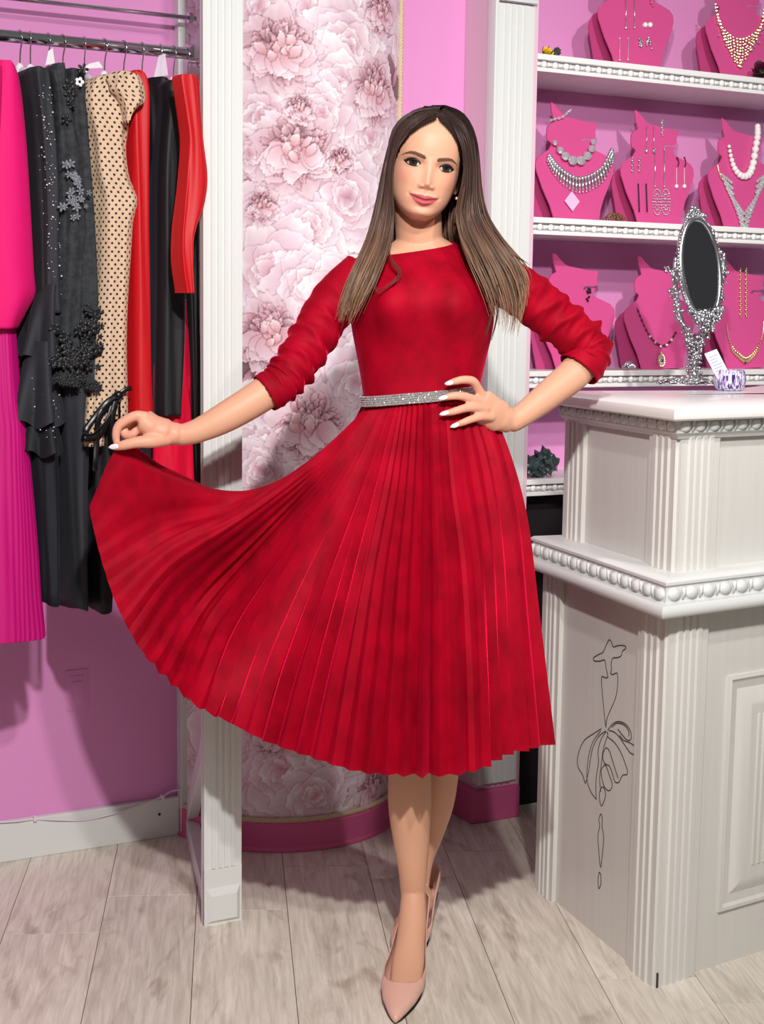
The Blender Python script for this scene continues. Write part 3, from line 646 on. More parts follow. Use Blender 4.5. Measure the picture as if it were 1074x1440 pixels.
for k in range(5):
    t = k * 2 * math.pi / 5; mb.ball(PW(112, 115, 0.475) + W * 0.006 * math.cos(t) + UP * 0.006 * math.sin(t), (0.004, 0.004, 0.002), 6, 4, (W, UP, N))
mb.build('pearl_flower', M['sequin'], g)
# polka dot blouse
g = gar('polka_dot_blouse', 165, 105, 'beige blouse with small black polka dots, puffed sleeve and black bow', 'blouse')
cloth('sleeve', M['polka'], g, [(104, 146, 168), (112, 132, 176), (137, 124, 190), (176, 129, 187), (209, 136, 184), (248, 141, 189), (275, 144, 201), (296, 145, 198), (326, 145, 192), (392, 144, 185), (470, 138, 184), (540, 136, 184), (590, 136, 184)], near=0.48, h=0.06, folds=3, amp=0.07, crease=0.08, uv=True, seed=12)
cloth('puff', M['polka'], g, [(100, 164, 190), (106, 158, 202), (124, 160, 208), (140, 172, 206), (158, 178, 190), (172, 178, 184)], near=0.515, h=0.04, folds=4, amp=0.10, crease=0.09, uv=True, seed=13)
cloth('cuff', M['polka'], g, [(560, 128, 152), (590, 126, 150), (628, 124, 148)], near=0.485, h=0.03, folds=3, amp=0.10, uv=True, seed=14)
bw = MB(); c0 = PW(166, 556, 0.49)
bw.tube(crom([c0, PW(176, 548, 0.492), PW(185, 546, 0.49)], 8), [(0.005, 0.0015)] * 8, 8, flat=UP)
for pts in ([(166, 556), (150, 566), (132, 588), (120, 606), (128, 612), (146, 596), (164, 570)], [(164, 560), (158, 590), (160, 622), (166, 628), (168, 600), (168, 566)], [(160, 560), (140, 585), (136, 620), (134, 650), (133, 662)], [(160, 565), (152, 590), (140, 612), (118, 618)]):
    bw.tube(crom([PW(x, y, 0.492 + 0.004 * (i % 2)) for i, (x, y) in enumerate(pts)], 22), [(0.006, 0.0012)] * 22, 8, flat=W)
bw.ball(c0, (0.010, 0.008, 0.010), 10, 8); bw.build('bow', M['bowblack'], g, smooth=True)
cloth('lower_skirt', M['blackvel'], g, [(580, 128, 178), (640, 130, 180), (740, 130, 172), (860, 132, 164)], near=0.44, h=0.09, folds=3, amp=0.08, hemwave=0.006, seed=15)
# scarlet dress
g = gar('scarlet_dress', 205, 103, 'scarlet velvet dress with a straight narrow hem, right of the polka dot blouse')
cloth('body', M['scarlet'], g, [(98, 188, 200), (104, 184, 212), (130, 184, 219), (200, 184, 219), (300, 186, 218), (400, 185, 220), (500, 185, 221), (574, 185, 223), (580, 185, 223)], near=0.47, h=0.08, folds=3, amp=0.10, seed=16)
# black velvet dress with two sleeves
g = gar('velvet_dress', 240, 115, 'black velvet dress with long sleeves between the two red dresses')
cloth('sleeve', M['blackvel'], g, [(112, 238, 256), (120, 233, 266), (150, 234, 269), (250, 228, 270), (380, 228, 270), (480, 227, 269), (576, 226, 264), (582, 226, 264)], near=0.49, h=0.05, folds=2, amp=0.06, seed=17)
cloth('bodice', M['blackvel'], g, [(108, 214, 240), (118, 213, 250), (200, 216, 262), (380, 222, 268), (560, 224, 270), (680, 226, 284)], near=0.45, h=0.09, folds=3, amp=0.05, seed=18)
# crimson satin skirt
g = gar('satin_skirt', 250, 500, 'bright crimson satin skirt hanging behind the black velvet sleeves', 'skirt')
cloth('skirt', M['satin'], g, [(420, 250, 266), (500, 226, 272), (560, 224, 274), (620, 224, 277), (700, 222, 280), (760, 220, 280)], near=0.465, h=0.03, folds=4, amp=0.10, hemwave=0.006, seed=19)
# last red dress: a sleeve that tapers to the cuff
g = gar('crimson_dress', 270, 108, 'red velvet dress with a tapering sleeve, last on the rail against the white post')
cloth('sleeve', M['scarlet'], g, [(104, 258, 276), (110, 254, 284), (160, 262, 287), (200, 266, 291), (250, 262, 297), (290, 258, 292), (330, 255, 278), (370, 255, 276), (406, 260, 276), (412, 260, 276)], near=0.625, h=0.035, folds=2, amp=0.05, seed=20)
cloth('body', M['blackvel'], g, [(240, 268, 284), (340, 262, 286), (500, 268, 287), (680, 272, 287)], near=0.46, h=0.07, folds=2, amp=0.05, seed=21)
# ------------------------------------------------------------------ jewellery shelves
s_sh = s_c + pw + 0.004; S_END = 2.25
shelf_z = [(1.938, 'top'), (1.541, 'second'), (1.1565, 'third'), (0.880, 'lowest')]
M['shelf'] = mat('shelf_lacquer', (238, 236, 236), 0.35)
bead0 = spool0 = None
lab_sh = ['top white shelf with a beaded edge, carrying two jewellery busts', 'white shelf with a beaded edge, carrying the pearl necklace bust and the earring bust',
          'white shelf with a beaded edge just above the counter top', 'lowest white shelf with a beaded edge, carrying the dark wrapped parcels']
for k, (z, nm) in enumerate(shelf_z):
    sh = empty('display_shelf', wpt(s_sh, 0.1, z), lab_sh[k], 'shelf', 'white beaded jewellery shelves')
    mb = MB().box(WP, W, N, UP, s_sh, S_END, 0.0, 0.238, z - 0.040, z, bev=0.001)
    mb.build('board', M['shelf'], sh)
    mb = MB().box(WP, W, N, UP, s_sh - 0.003, S_END, 0.236, 0.256, z - 0.012, z + 0.002, bev=0.002)
    mb.box(WP, W, N, UP, s_sh - 0.003, S_END, 0.236, 0.257, z - 0.041, z - 0.031, bev=0.002)
    mb.build('edge_moulding', M['shelf'], sh)
    x = s_sh + 0.012; i = 0
    while x < (S_END if k < 3 else s_sh + 0.45) and x < 1.95 + 0.3:
        for nm2 in ('bead', 'spool'):
            xx = x + (0.0165 if nm2 == 'spool' else 0)
            M4 = frame(wpt(xx, 0.2450, z - 0.0215), W, N, UP)
            if nm2 == 'bead':
                if bead0 is None:
                    bead0 = MB().ball((0, 0, 0), (0.0088, 0.0075, 0.0085), 10, 6).build('bead', M['shelf'], sh, smooth=True); bead0.matrix_basis = M4
                else: inst(bead0, 'bead', sh, M4)
            else:
                if spool0 is None:
                    spool0 = MB().lathe((0, 0, 0), [(0.003, -0.0065), (0.0062, -0.0055), (0.0042, 0), (0.0062, 0.0055), (0.003, 0.0065)], 8, (np.array([0, 1., 0]), UP, np.array([1., 0, 0]))).build('spool', M['shelf'], sh, smooth=True); spool0.matrix_basis = M4
                else: inst(spool0, 'spool', sh, M4)
        x += 0.0335
# dark block standing in for the shadow under the lowest shelf, pink back above
tag(MB().box(WP, W, N, UP, s_sh, S_END, 0.03, 0.2, 0.0, 0.835).build('wall_shelf_shade', M['dark']), 'dark block standing in for the shade under the lowest shelf beside the counter', kind='structure')

# ------------------------------------------------------------------ pink acrylic busts
def acrylic(name, rgb, a):
    return mat(name, rgb, 0.28, coat=0.3, spec=0.5, alpha=a)
M['acrylic'] = acrylic('pink_acrylic', (216, 82, 146), 0.96)
M['acrylic_back'] = acrylic('pink_acrylic_back', (198, 74, 132), 0.9)
# outline measured on the middle stand of the second shelf, in metres from its foot (x along the wall, z up)
SIL = [(505, 553), (490, 480), (462, 400), (442, 320), (441, 292), (450, 268), (472, 250), (505, 228), (517, 205), (512, 196), (500, 188), (499, 160), (504, 132), (516, 116), (536, 106), (528, 60), (527, 22), (531, 16), (545, 30), (560, 52), (578, 74), (594, 84), (620, 90), (660, 103), (690, 109), (716, 111), (717, 124), (712, 138), (707, 152), (708, 166), (704, 178), (690, 181), (665, 178), (650, 182), (646, 192), (652, 196), (666, 186), (690, 188), (705, 194), (690, 203), (683, 216), (700, 232), (734, 250), (760, 266), (773, 288), (774, 318), (764, 350), (744, 400), (720, 450), (703, 500), (693, 553)]
SC = 334 / 1074
def sil_local(s_foot_px, y_foot_px, d):
    base = sd(PW(*s_foot_px, d)); out = []
    for x, y in SIL:
        q = sd(PW(740 + x * SC, 140 + y * SC, d)); out.append(q)
    f = sd(PW(740 + 599 * SC, 140 + 554 * SC, d))
    return [(q[0] - f[0], q[2] - f[2]) for q in out]
OUT = sil_local((740 + 599 * SC, 140 + 554 * SC), 0, 0.15)
BACK = [(-0.10, 0.0), (-0.115, 0.06), (-0.128, 0.11), (-0.126, 0.128), (-0.112, 0.146), (-0.098, 0.154), (-0.090, 0.124), (-0.086, 0.122), (-0.090, 0.158), (-0.03, 0.165), (0.03, 0.165), (0.094, 0.158), (0.090, 0.122), (0.094, 0.124), (0.102, 0.154), (0.116, 0.146), (0.130, 0.128), (0.128, 0.11), (0.115, 0.06), (0.10, 0.0)]
stands = {}
def bust(key, px, shelf, lab, d=0.15, scale=1.0, tw=0.0):
    z = shelf_z[shelf][0] + 0.0005
    y_p = {0: 96, 1: 312, 2: 522}[shelf]
    s_ = sd(PW(px, y_p, d))[0]
    e = empty('bust_stand', wpt(s_, d, z), lab, 'jewellery stand', 'pink acrylic jewellery busts')
    ax = W * math.cos(tw) + N * math.sin(tw); ay = np.cross(ax, UP)      # faces the shop
    lean = UP * math.cos(0.12) - ay * math.sin(0.12)
    o = wpt(s_, d, z)
    MB().prism([(x * scale, y * scale) for x, y in OUT], o, ax, lean, ay, 0.004).build('front_panel', M['acrylic'], e)
    MB().prism([(x * scale, y * scale) for x, y in BACK], o - ay * 0.05, ax, UP, ay, 0.004).build('rear_panel', M['acrylic_back'], e)
    stands[key] = (o, ax, lean, ay, scale)
    return e
bust('t1', 896, 0, 'pink acrylic bust on the top shelf hung with earrings, beside the yellow rose')
bust('t2', 1044, 0, 'pink acrylic bust on the top shelf wearing the gold bib necklace')
bust('m1', 810, 1, 'pink acrylic bust on the second shelf wearing two silver crystal necklaces')
bust('m2', 926, 1, 'pink acrylic bust covered with many earrings on the second shelf')
bust('m3', 1046, 1, 'pink acrylic bust on the second shelf wearing the pearl necklace')
bust('b1', 812, 2, 'pink acrylic bust on the third shelf half hidden behind the raised red elbow')
bust('b2', 930, 2, 'pink acrylic bust wearing the pendant necklace behind the table mirror')
bust('b3', 1048, 2, 'pink acrylic bust on the third shelf wearing the gold necklace and long earrings')

# ------------------------------------------------------------------ jewellery
M['gold'] = mat('pale_gold', (240, 218, 172), 0.3, 0.85)
M['crystal'] = mat('crystal_white', (240, 240, 244), 0.1, 0.7)
M['pearl'] = mat('pearl', (244, 238, 236), 0.22, coat=0.4)
M['garnet'] = mat('garnet', (96, 8, 28), 0.15, coat=0.5)
M['silverj'] = mat('silver_jewel', (222, 222, 228), 0.2, 0.9)
def on_stand(key, px, py, off=0.006):
    o, ax, lean, ay, sc = stands[key]
    return PP(px, py, o + ay * (0.004 + off), np.cross(ax, lean))
def necklace(name, key, lab, builder, group=None):
    o, ax, lean, ay, sc = stands[key]
    e = empty(name, o + ay * 0.01 + lean * 0.15, lab, 'necklace' if 'neck' in name else name.split('_')[-1], group)
    builder(e, key, ax, lean, ay); return e
def curve_px(key, pts, n, off=0.006): return [on_stand(key, x, y, off) for x, y in crom(pts, n)]
def beads_obj(name, mt, e, pts, radii, n=9, m=6):
    mb = MB()
    for p, r in zip(pts, radii): mb.ball(p, r, n, m)
    return mb.build(name, mt, e, smooth=True)
# 1: silver collar with spikes, and the big crystal strand
def b_collar(e, key, ax, lean, ay):
    pts = curve_px(key, [(772, 219), (781, 231), (795, 243), (812, 251), (830, 247), (846, 236), (857, 217), (860, 211)], 30)
    beads_obj('chain', M['silverj'], e, pts, [0.0058] * 30)
    mb = MB()
    for i, p in enumerate(pts):
        f = i / 29; L = 0.016 + 0.020 * math.sin(math.pi * f); t = -lean + ax * (f - 0.5) * 0.9; t /= np.linalg.norm(t)
        mb.tube([p, p + t * L * 0.5 + ay * 0.001, p + t * L], [0.002, 0.0042, 0.0012], 6); mb.ball(p + t * L, 0.0028, 6, 4)
    mb.build('spikes', M['silverj'], e, smooth=True)
necklace('necklace', 'm1', 'silver collar necklace with a fringe of spikes on the second shelf', b_collar)
def b_big(e, key, ax, lean, ay):
    pts = curve_px(key, [(779, 201), (788, 213), (797, 222), (810, 227), (822, 222), (830, 211), (833, 200)], 8)
    big0 = None
    for i, p in enumerate(pts):
        r = 0.0072 + 0.0058 * math.sin(math.pi * i / 7)
        MB().ball(p + ay * 0.004, (r * 1.15, r * 0.7, r), 8, 5, (ax, ay, lean)).build('crystal', M['crystal'], e)
    MB().tube(pts, 0.0015, 6).build('chain', M['silverj'], e)
necklace('necklace', 'm1', 'strand of large clear crystals lying above the spiked silver collar', b_big)
def b_head(e, key, ax, lean, ay):
    pts = curve_px(key, [(774, 169), (782, 167), (790, 165), (797, 159), (803, 154)], 12); beads_obj('stones', M['crystal'], e, pts, [0.0045, 0.0025] * 6)
necklace('hair_chain', 'm1', 'short crystal hair chain on the forehead of the leftmost second shelf bust', b_head)
M['lilac'] = mat('lilac_card_pendant', (228, 190, 226), 0.4)
def b_dia(e, key, ax, lean, ay):
    c_ = on_stand(key, 804, 283, 0.005); MB().prism([(0, -0.026), (0.024, 0), (0, 0.026), (-0.024, 0)], c_, ax, lean, ay, 0.0015).build('diamond_card', M['lilac'], e)
    MB().tube(curve_px(key, [(801, 258), (803, 264), (804, 270)], 6), 0.0012, 5).build('chain', M['silverj'], e)
necklace('card_necklace', 'm1', 'lilac diamond-shaped card hanging below the spiked silver collar', b_dia)
# 2: pearls and crystal V
def b_pearl(e, key, ax, lean, ay):
    pts = curve_px(key, [(1025, 206), (1028, 222), (1033, 237), (1042, 247), (1052, 246), (1058, 233), (1062, 210), (1065, 190), (1065, 178)], 21, 0.008)
    rr = [0.0052 + 0.0056 * math.sin(math.pi * min(1, i / 26)) ** 1.2 for i in range(30)]
    for p, r in zip(pts, rr): MB().ball(p, r, 10, 6).build('pearl', M['pearl'], e, smooth=True)
necklace('pearl_necklace', 'm3', 'white pearl necklace with larger pearls at its middle', b_pearl)
def b_vee(e, key, ax, lean, ay):
    mb = MB(); 
    for side in (0, 1):
        for r_ in range(5):
            a_ = [(1015, 252), (1024, 275), (1036, 292), (1045, 306)] if side == 0 else [(1078, 250), (1070, 272), (1058, 290), (1047, 306)]
            pts = crom(a_, 12)
            for i, (x, y) in enumerate(pts):
                f = i / 11; dy = r_ * (4.2 + 2.2 * f) * (0.6 + 0.6 * f); 
                p = on_stand(key, x + (r_ * 3.2 if side == 0 else -r_ * 3.2) * (1 - f), y + dy - 6, 0.006)
                t = (ax * (0.7 if side == 0 else -0.7) - lean * 0.7); mb.ball(p, (0.0072, 0.0045, 0.0042), 6, 5, (t, ay, np.cross(t, ay)))
    mb.build('stones', M['crystal'], e)
    MB().tube(curve_px(key, [(1009, 232), (1011, 243), (1015, 252)], 6), 0.0016, 5).build('chain', M['gold'], e)
    MB().ball(on_stand(key, 1046, 318, 0.006), 0.0045, 8, 5).build('drop', M['crystal'], e)
necklace('necklace', 'm3', 'white crystal necklace in a leafy V shape below the pearls', b_vee)
# 3: gold bib on the top shelf
def b_bib(e, key, ax, lean, ay):
    mb = MB(); rg = np.random.default_rng(4)
    top = crom([(1006, 6), (1010, 26), (1020, 44), (1038, 55), (1056, 50), (1070, 35), (1074, 14)], 26)
    for i, (x, y) in enumerate(top):
        f = i / 25; L = 7 + 32 * math.exp(-((f - 0.5) / 0.22) ** 2)
        k = int(L / 4.2) + 1
        for j in range(k):
            mb.ball(on_stand(key, x + (0.5 - f) * j * 3.2 + rg.normal(0, 0.5), y + j * 4.2, 0.005), float(rg.uniform(0.0028, 0.0046)), 6, 5)
    mb.build('bib', M['gold'], e)
    m2 = MB()
    for i in range(22):
        x, y = top[int(rg.uniform(3, 23))]; m2.ball(on_stand(key, x, y + rg.uniform(3, 22), 0.010), 0.0026, 6, 4)
    m2.build('stones', M['crystal'], e)
    beads_obj('tip', M['gold'], e, [on_stand(key, 1042, 88, 0.006), on_stand(key, 1042, 94, 0.006)], [0.006, 0.004])
necklace('bib_necklace', 't2', 'heavy gold bib necklace on the top shelf', b_bib)
# 4: pendant necklace behind the mirror
def b_pend(e, key, ax, lean, ay):
    pts = curve_px(key, [(896, 434), (903, 452), (912, 470), (922, 482), (932, 486), (942, 480), (950, 468)], 34)
    beads_obj('chain', M['garnet'], e, pts, [0.002 + (0.0014 if i % 2 else 0) for i in range(34)])
    beads_obj('beads', M['crystal'], e, [on_stand(key, x, y, 0.007) for x, y in ((914, 473), (921, 481), (929, 487), (937, 485), (944, 478))], [0.0046] * 5)
    c_ = on_stand(key, 930, 507, 0.006)
    mb = MB(); 
    for t in np.linspace(0, 2 * math.pi, 16, endpoint=False): mb.ball(c_ + ax * 0.011 * math.cos(t) + lean * 0.016 * math.sin(t), 0.003, 6, 4)
    mb.ball(c_ + lean * 0.022, 0.0035, 6, 4); mb.build('pendant_rim', M['gold'], e)
    MB().ball(c_, (0.009, 0.004, 0.013), 10, 8, (ax, ay, lean)).build('pendant', M['crystal'], e, smooth=True)
    MB().ball(c_ + ay * 0.003, (0.004, 0.003, 0.005), 8, 6, (ax, ay, lean)).build('pendant_stone', M['garnet'], e, smooth=True)
necklace('pendant_necklace', 'b2', 'dark beaded necklace with an oval gold and crystal pendant', b_pend)
# 5: gold necklace at the right
def b_gold(e, key, ax, lean, ay):
    mb = MB(); rg = np.random.default_rng(9)
    for i, (x, y) in enumerate(crom([(1025, 477), (1030, 493), (1040, 503), (1048, 508), (1056, 504), (1064, 494), (1070, 478)], 26)):
        f = i / 25; mb.ball(on_stand(key, x, y, 0.005), 0.003 + 0.0022 * math.sin(math.pi * f), 7, 5)
        if 3 < i < 22: mb.ball(on_stand(key, x, y - 4.5, 0.005), 0.003, 6, 4)
    mb.build('flowers', M['gold'], e); MB().ball(on_stand(key, 1048, 510, 0.008), 0.0034, 8, 5).build('red_stone', M['garnet'], e)
    MB().tube(curve_px(key, [(1022, 456), (1023, 466), (1025, 477)], 6), 0.0012, 5).build('chain', M['gold'], e)
    MB().tube(curve_px(key, [(1074, 452), (1073, 466), (1070, 478)], 6), 0.0012, 5).build('chain', M['gold'], e)
necklace('necklace', 'b3', 'gold flower necklace with a small red stone at the right of the mirror', b_gold)
# earrings, each one a thing
def earring(key, x, y0, y1, mt, lab, kind='drop', group=None):
    p0, p1 = on_stand(key, x, y0, 0.004), on_stand(key, x, y1, 0.004)
    o, ax, lean, ay, sc = stands[key]; mb = MB()
    if kind == 'drop':
        mb.tube([p0, p1], 0.0012, 5); mb.ball(p0, 0.0028, 7, 5); mb.ball(p1, 0.0034, 7, 5)
    elif kind == 'ball':
        mb.tube([p0, p1], 0.0009, 5); mb.ball(p1, 0.0058, 10, 7)
    elif kind == 'stud': mb.ball(p0, 0.0072, 12, 8)
    elif kind == 'bar': mb.box(p0, ax, ay, lean, -0.0016, 0.0016, 0, 0.002, -np.linalg.norm(p1 - p0), 0, bev=0.0005)
    elif kind == 'beads':
        L = np.linalg.norm(p1 - p0); n_ = max(3, int(L / 0.006))
        for i in range(n_ + 1): mb.ball(p0 + (p1 - p0) * i / n_ + ax * 0.0012 * (-1) ** i, 0.0026 + 0.0012 * (i % 2), 6, 4)
    elif kind == 'loop':
        L = np.linalg.norm(p1 - p0); c_ = (p0 + p1) / 2
        for rr, nn in ((1.0, 26), (0.62, 16), (0.3, 8)):
            for t in np.linspace(0, 2 * math.pi, nn, endpoint=False): mb.ball(c_ + ax * 0.015 * rr * math.cos(t) + (p0 - p1) / L * L / 2 * rr * math.sin(t), 0.0022, 6, 4)
    elif kind == 'hook':
        L = np.linalg.norm(p1 - p0); mb.tube([p0 + ax * 0.005 * math.sin(t * 3.0) - lean * L * t for t in np.linspace(0, 1, 10)], 0.0018, 5); mb.ball(p0, 0.003, 6, 4)
    elif kind == 'cluster':
        rg = np.random.default_rng(int(x)); 
        for i in range(12): mb.ball(p0 + (p1 - p0) * rg.uniform() + ax * rg.normal(0, 0.004), 0.0032, 6, 4)
    o_ = mb.build('earring', mt, smooth=True); tag(o_, lab, 'earring', group); return o_
def pair(key, x1, x2, y0, y1, mt, lab, kind): 
    for i, x in enumerate((x1, x2)): earring(key, x, y0, y1, mt, ('left of two ' if i == 0 else 'right of two ') + lab, kind, lab)
pair('t1', 880, 892, -8, 39, M['silverj'], 'long silver bar earrings at the top of the top shelf bust', 'drop')
pair('t1', 907, 914, 35, 35.1, M['pearl'], 'pearl studs on the top shelf bust', 'stud')
pair('t1', 871, 883, 54, 84, M['crystal'], 'crystal drop earrings low on the top shelf bust', 'drop')
pair('t1', 901, 912, 53, 68, M['silverj'], 'silver cluster earrings low on the top shelf bust', 'cluster')
earring('t1', 917, -4, 8, M['plinth'], 'pink flower earring at the top of the top shelf bust', 'cluster')
pair('m2', 909, 919, 178, 212, M['silverj'], 'silver earrings ending in grey balls on the second shelf', 'ball')
earring('m2', 931, 169, 190, M['crystal'], 'crystal forehead drop on the earring bust', 'beads')
pair('m2', 889, 899, 222, 240, M['silverj'], 'short chain earrings on the left shoulder of the earring bust', 'beads')
pair('m2', 921, 934, 210, 262, M['silverj'], 'very long chain earrings in the middle of the earring bust', 'drop')
pair('m2', 952, 962, 222, 234, M['garnet'], 'dark hooked earrings on the right shoulder of the earring bust', 'hook')
pair('m2', 951, 962, 236, 262, M['pearl'], 'pearl drop earrings on the right of the earring bust', 'ball')
pair('m2', 897, 908, 258, 298, M['bowblack'], 'black bar earrings low on the earring bust', 'bar')
pair('m2', 924, 936, 266, 302, M['crystal'], 'wide crystal loop earrings low on the earring bust', 'loop')
pair('b3', 1041, 1049, 378, 445, M['gold'], 'long sparkling chain earrings right of the mirror', 'beads')
earring('b1', 828, 406, 424, M['bowblack'], 'dark crystal earring above the red elbow on the third shelf', 'cluster')
earring('b2', 937, 374, 382, M['silverj'], 'small silver earring beside the mirror frame', 'cluster')
# rosebuds and hair clips lying on the shelves
def rose(px, py, d, z, r, mt, lab, lean=(0, 0, 1), turns=4):
    c_ = PW(px, py, d); c_ = np.array([c_[0], c_[1], z + r * 0.9])
    e = empty('rose', c_ - UP * r * 0.9, lab, 'flower')
    ln = np.array(lean, float); ln /= np.linalg.norm(ln); a1 = np.cross(ln, [0.3, 0.9, 0.1]); a1 /= np.linalg.norm(a1); a2 = np.cross(ln, a1)
    for k in range(13):
        th = k * 2.4; f = k / 12; rad = r * (0.12 + 0.62 * f); hgt = r * (1.15 - 0.55 * f); wd = 0.75 + 0.35 * f
        vs = []
        for i in range(6):
            for j in range(7):
                u_ = i / 5; v_ = (j / 6 - 0.5) * 2
                an = th + v_ * wd * (0.4 + 0.6 * math.sin(math.pi * min(1, 0.25 + u_ * 0.75)))
                rr = rad * (0.45 + 0.55 * math.sin(u_ * 1.5)) + r * 0.22 * f * max(0, u_ - 0.7) * 3
                vs.append(c_ + (a1 * math.cos(an) + a2 * math.sin(an)) * rr + ln * (hgt * u_ * (1 - 0.18 * v_ * v_) - r * 0.5))
        fs = [(i * 7 + j, i * 7 + j + 1, (i + 1) * 7 + j + 1, (i + 1) * 7 + j) for i in range(5) for j in range(6)]
        mesh_obj('petal', vs, fs, mt, e, True)
    mb = MB().ball(c_ - ln * r * 0.45, (r * 0.4, r * 0.4, r * 0.3), 10, 6, (a1, a2, ln))
    for k in range(5):
        t = k * 1.257; dv = a1 * math.cos(t) + a2 * math.sin(t)
        mb.tube([c_ - ln * r * 0.5, c_ - ln * r * 0.2 + dv * r * 0.6, c_ + ln * r * 0.35 + dv * r * 0.8], [(r * 0.05, r * 0.22), (r * 0.04, r * 0.25), (r * 0.01, r * 0.03)], 6, flat=ln)
    mb.build('calyx', M['leaf'], e, smooth=True)
    return e
M['leaf'] = mat('dark_leaf', (52, 62, 44), 0.6)
M['yellow'] = mat('rose_yellow', (236, 204, 30), 0.6); M['plum'] = mat('rose_plum', (84, 12, 48), 0.6, sheen=0.4)
M['dusk'] = mat('rose_dusk', (70, 62, 66), 0.6)
rose(769, 68, 0.20, 1.940, 0.019, M['yellow'], 'yellow rosebud lying at the left end of the top shelf', (0.2, -0.6, 0.5))
rose(783, 67, 0.20, 1.940, 0.019, M['dusk'], 'withered dark rosebud beside the yellow one on the top shelf', (0.9, 0.3, 0.15))
rose(1070, 92, 0.215, 1.940, 0.032, M['plum'], 'dark plum rose on the top shelf in front of the gold bib bust', (-0.3, -0.9, 0.3))
def clip(px, y, d, z, L, lab, mt):
    c_ = PW(px, y, d); c_ = np.array([c_[0], c_[1], z]); e = empty('hair_claw', c_, lab, 'hair clip')
    mb = MB()
    for sg in (-1, 1):
        for i in range(7):
            x = (i / 6 - 0.5) * L; hgt = 0.018 * math.cos((i / 6 - 0.5) * 2.2)
            mb.tube([c_ + W * x + UP * (0.004 + hgt) + N * 0.002 * sg, c_ + W * x * 1.08 + N * 0.014 * sg + UP * (0.004 + hgt * 0.6), c_ + W * x * 1.1 + N * 0.010 * sg + UP * 0.0022], [0.0024, 0.0026, 0.0012], 6)
        mb.tube([c_ + W * x + UP * (0.004 + 0.018 * math.cos(x / L * 2.2)) + N * 0.004 * sg for x in np.linspace(-L / 2, L / 2, 9)], 0.0038, 7)
    mb.build('jaws', mt, e, smooth=True); return e
M['tort'] = mat('tortoise', (146, 104, 50), 0.3, var=((60, 34, 18), (260, 260, 260), 1.0), coat=0.5)
clip(864, 309, 0.20, 1.5425, 0.052, 'tortoiseshell hair claw on the second shelf between two busts', M['tort'])
clip(884, 519, 0.21, 1.158, 0.02, 'tiny silver hair claw on the third shelf beside the pendant bust', M['silverj'])
# dark wrapped parcels on the lowest shelf
M['foil'] = mat('dark_foil_wrap', (38, 52, 52), 0.22, bump=1.0, bscale=60, coat=0.6, var=((92, 110, 112), (60, 60, 60), 0.8))
for px, py, r, lab in ((741, 656, 0.026, 'crumpled dark green wrapped parcel at the left on the lowest shelf'), (757, 660, 0.022, 'small crumpled dark parcel in front on the lowest shelf'), (766, 650, 0.032, 'taller crumpled dark parcel beside the counter on the lowest shelf')):
    c_ = PW(px, py, 0.2); bm = bmesh.new(); bmesh.ops.create_icosphere(bm, subdivisions=3, radius=1)
    rg = np.random.default_rng(px)
    hh = (c_[2] - 0.8805) if c_[2] - 0.8805 > 0.015 else 0.02
    for v in bm.verts:
        k = 1 + 0.22 * math.sin(v.co.x * 5 + px) * math.sin(v.co.y * 6) + 0.18 * math.sin(v.co.z * 9 + v.co.x * 7) + rg.uniform(-0.09, 0.09)
        v.co = Vector((v.co.x * r * k, v.co.y * r * k, max(-hh, v.co.z * r * 1.1 * k)))
    me = bpy.data.meshes.new('parcel'); bm.to_mesh(me); bm.free(); me.materials.append(M['foil'])
    o = bpy.data.objects.new('parcel', me); COL.objects.link(o); o.location = c_; tag(o, lab, 'parcel')
# ------------------------------------------------------------------ two-tier counter
kC = np.array([0.547, 2.869, 0.0]); dR = np.array([0.829, 0.559, 0]); dR /= np.linalg.norm(dR)
dL = np.array([-0.328, 0.945, 0]); dL /= np.linalg.norm(dL)
nR = np.array([dR[1], -dR[0], 0]); nL = np.array([-dL[1], dL[0], 0])
LL, LR = 0.535, 1.15
def corner(off):                       # the near corner pushed out by off on both faces
    A = np.array([nR[:2], nL[:2]]); q = np.linalg.solve(A, [off, off]); return kC + np.array([q[0], q[1], 0])
def foot(off, endL=0.0):
    c = corner(off); return [c, c + dR * (LR + off), c + dR * (LR + off) - nR * 0.5, c + dL * (LL + 2 * off + endL) - nL * 0.45, c + dL * (LL + 2 * off + endL)]
counter = empty('shop_counter', kC, 'white two-tier shop counter with fluted corners and a line drawing on its side', 'counter')
def slab(name, prof, m_, endL=0.0):    # prof: (offset, z) swept round the footprint
    rings = [[p + UP * z for p in foot(o_, endL)] for o_, z in prof]
    o = MB().loft(rings, True).build(name, m_, counter); return autosmooth(o, 35)
SB = -0.034                             # upper tier stands back
slab('lower_body', [(0, 0), (0, 0.75)], M['white_warm'])
slab('upper_body', [(SB, 0.79), (SB, 1.10)], M['white_warm'])
slab('ledge', [(0.0, 0.742), (0.048, 0.744), (0.054, 0.749), (0.056, 0.756), (0.054, 0.763), (0.048, 0.768), (0.030, 0.769), (0.030, 0.800), (0.034, 0.803), (0.034, 0.808), (0.028, 0.812), (0.0, 0.8135), (SB, 0.814)], M['white'])
slab('upper_cornice', [(SB, 1.068), (SB + 0.012, 1.070), (SB + 0.016, 1.078), (SB + 0.022, 1.082), (SB + 0.022, 1.108), (SB, 1.109)], M['white'])
slab('counter_top', [(SB, 1.106), (SB + 0.045, 1.107), (SB + 0.052, 1.111), (SB + 0.054, 1.120), (SB + 0.051, 1.129), (SB + 0.044, 1.133), (SB - 0.2, 1.1335)], M['top'], endL=0.03)
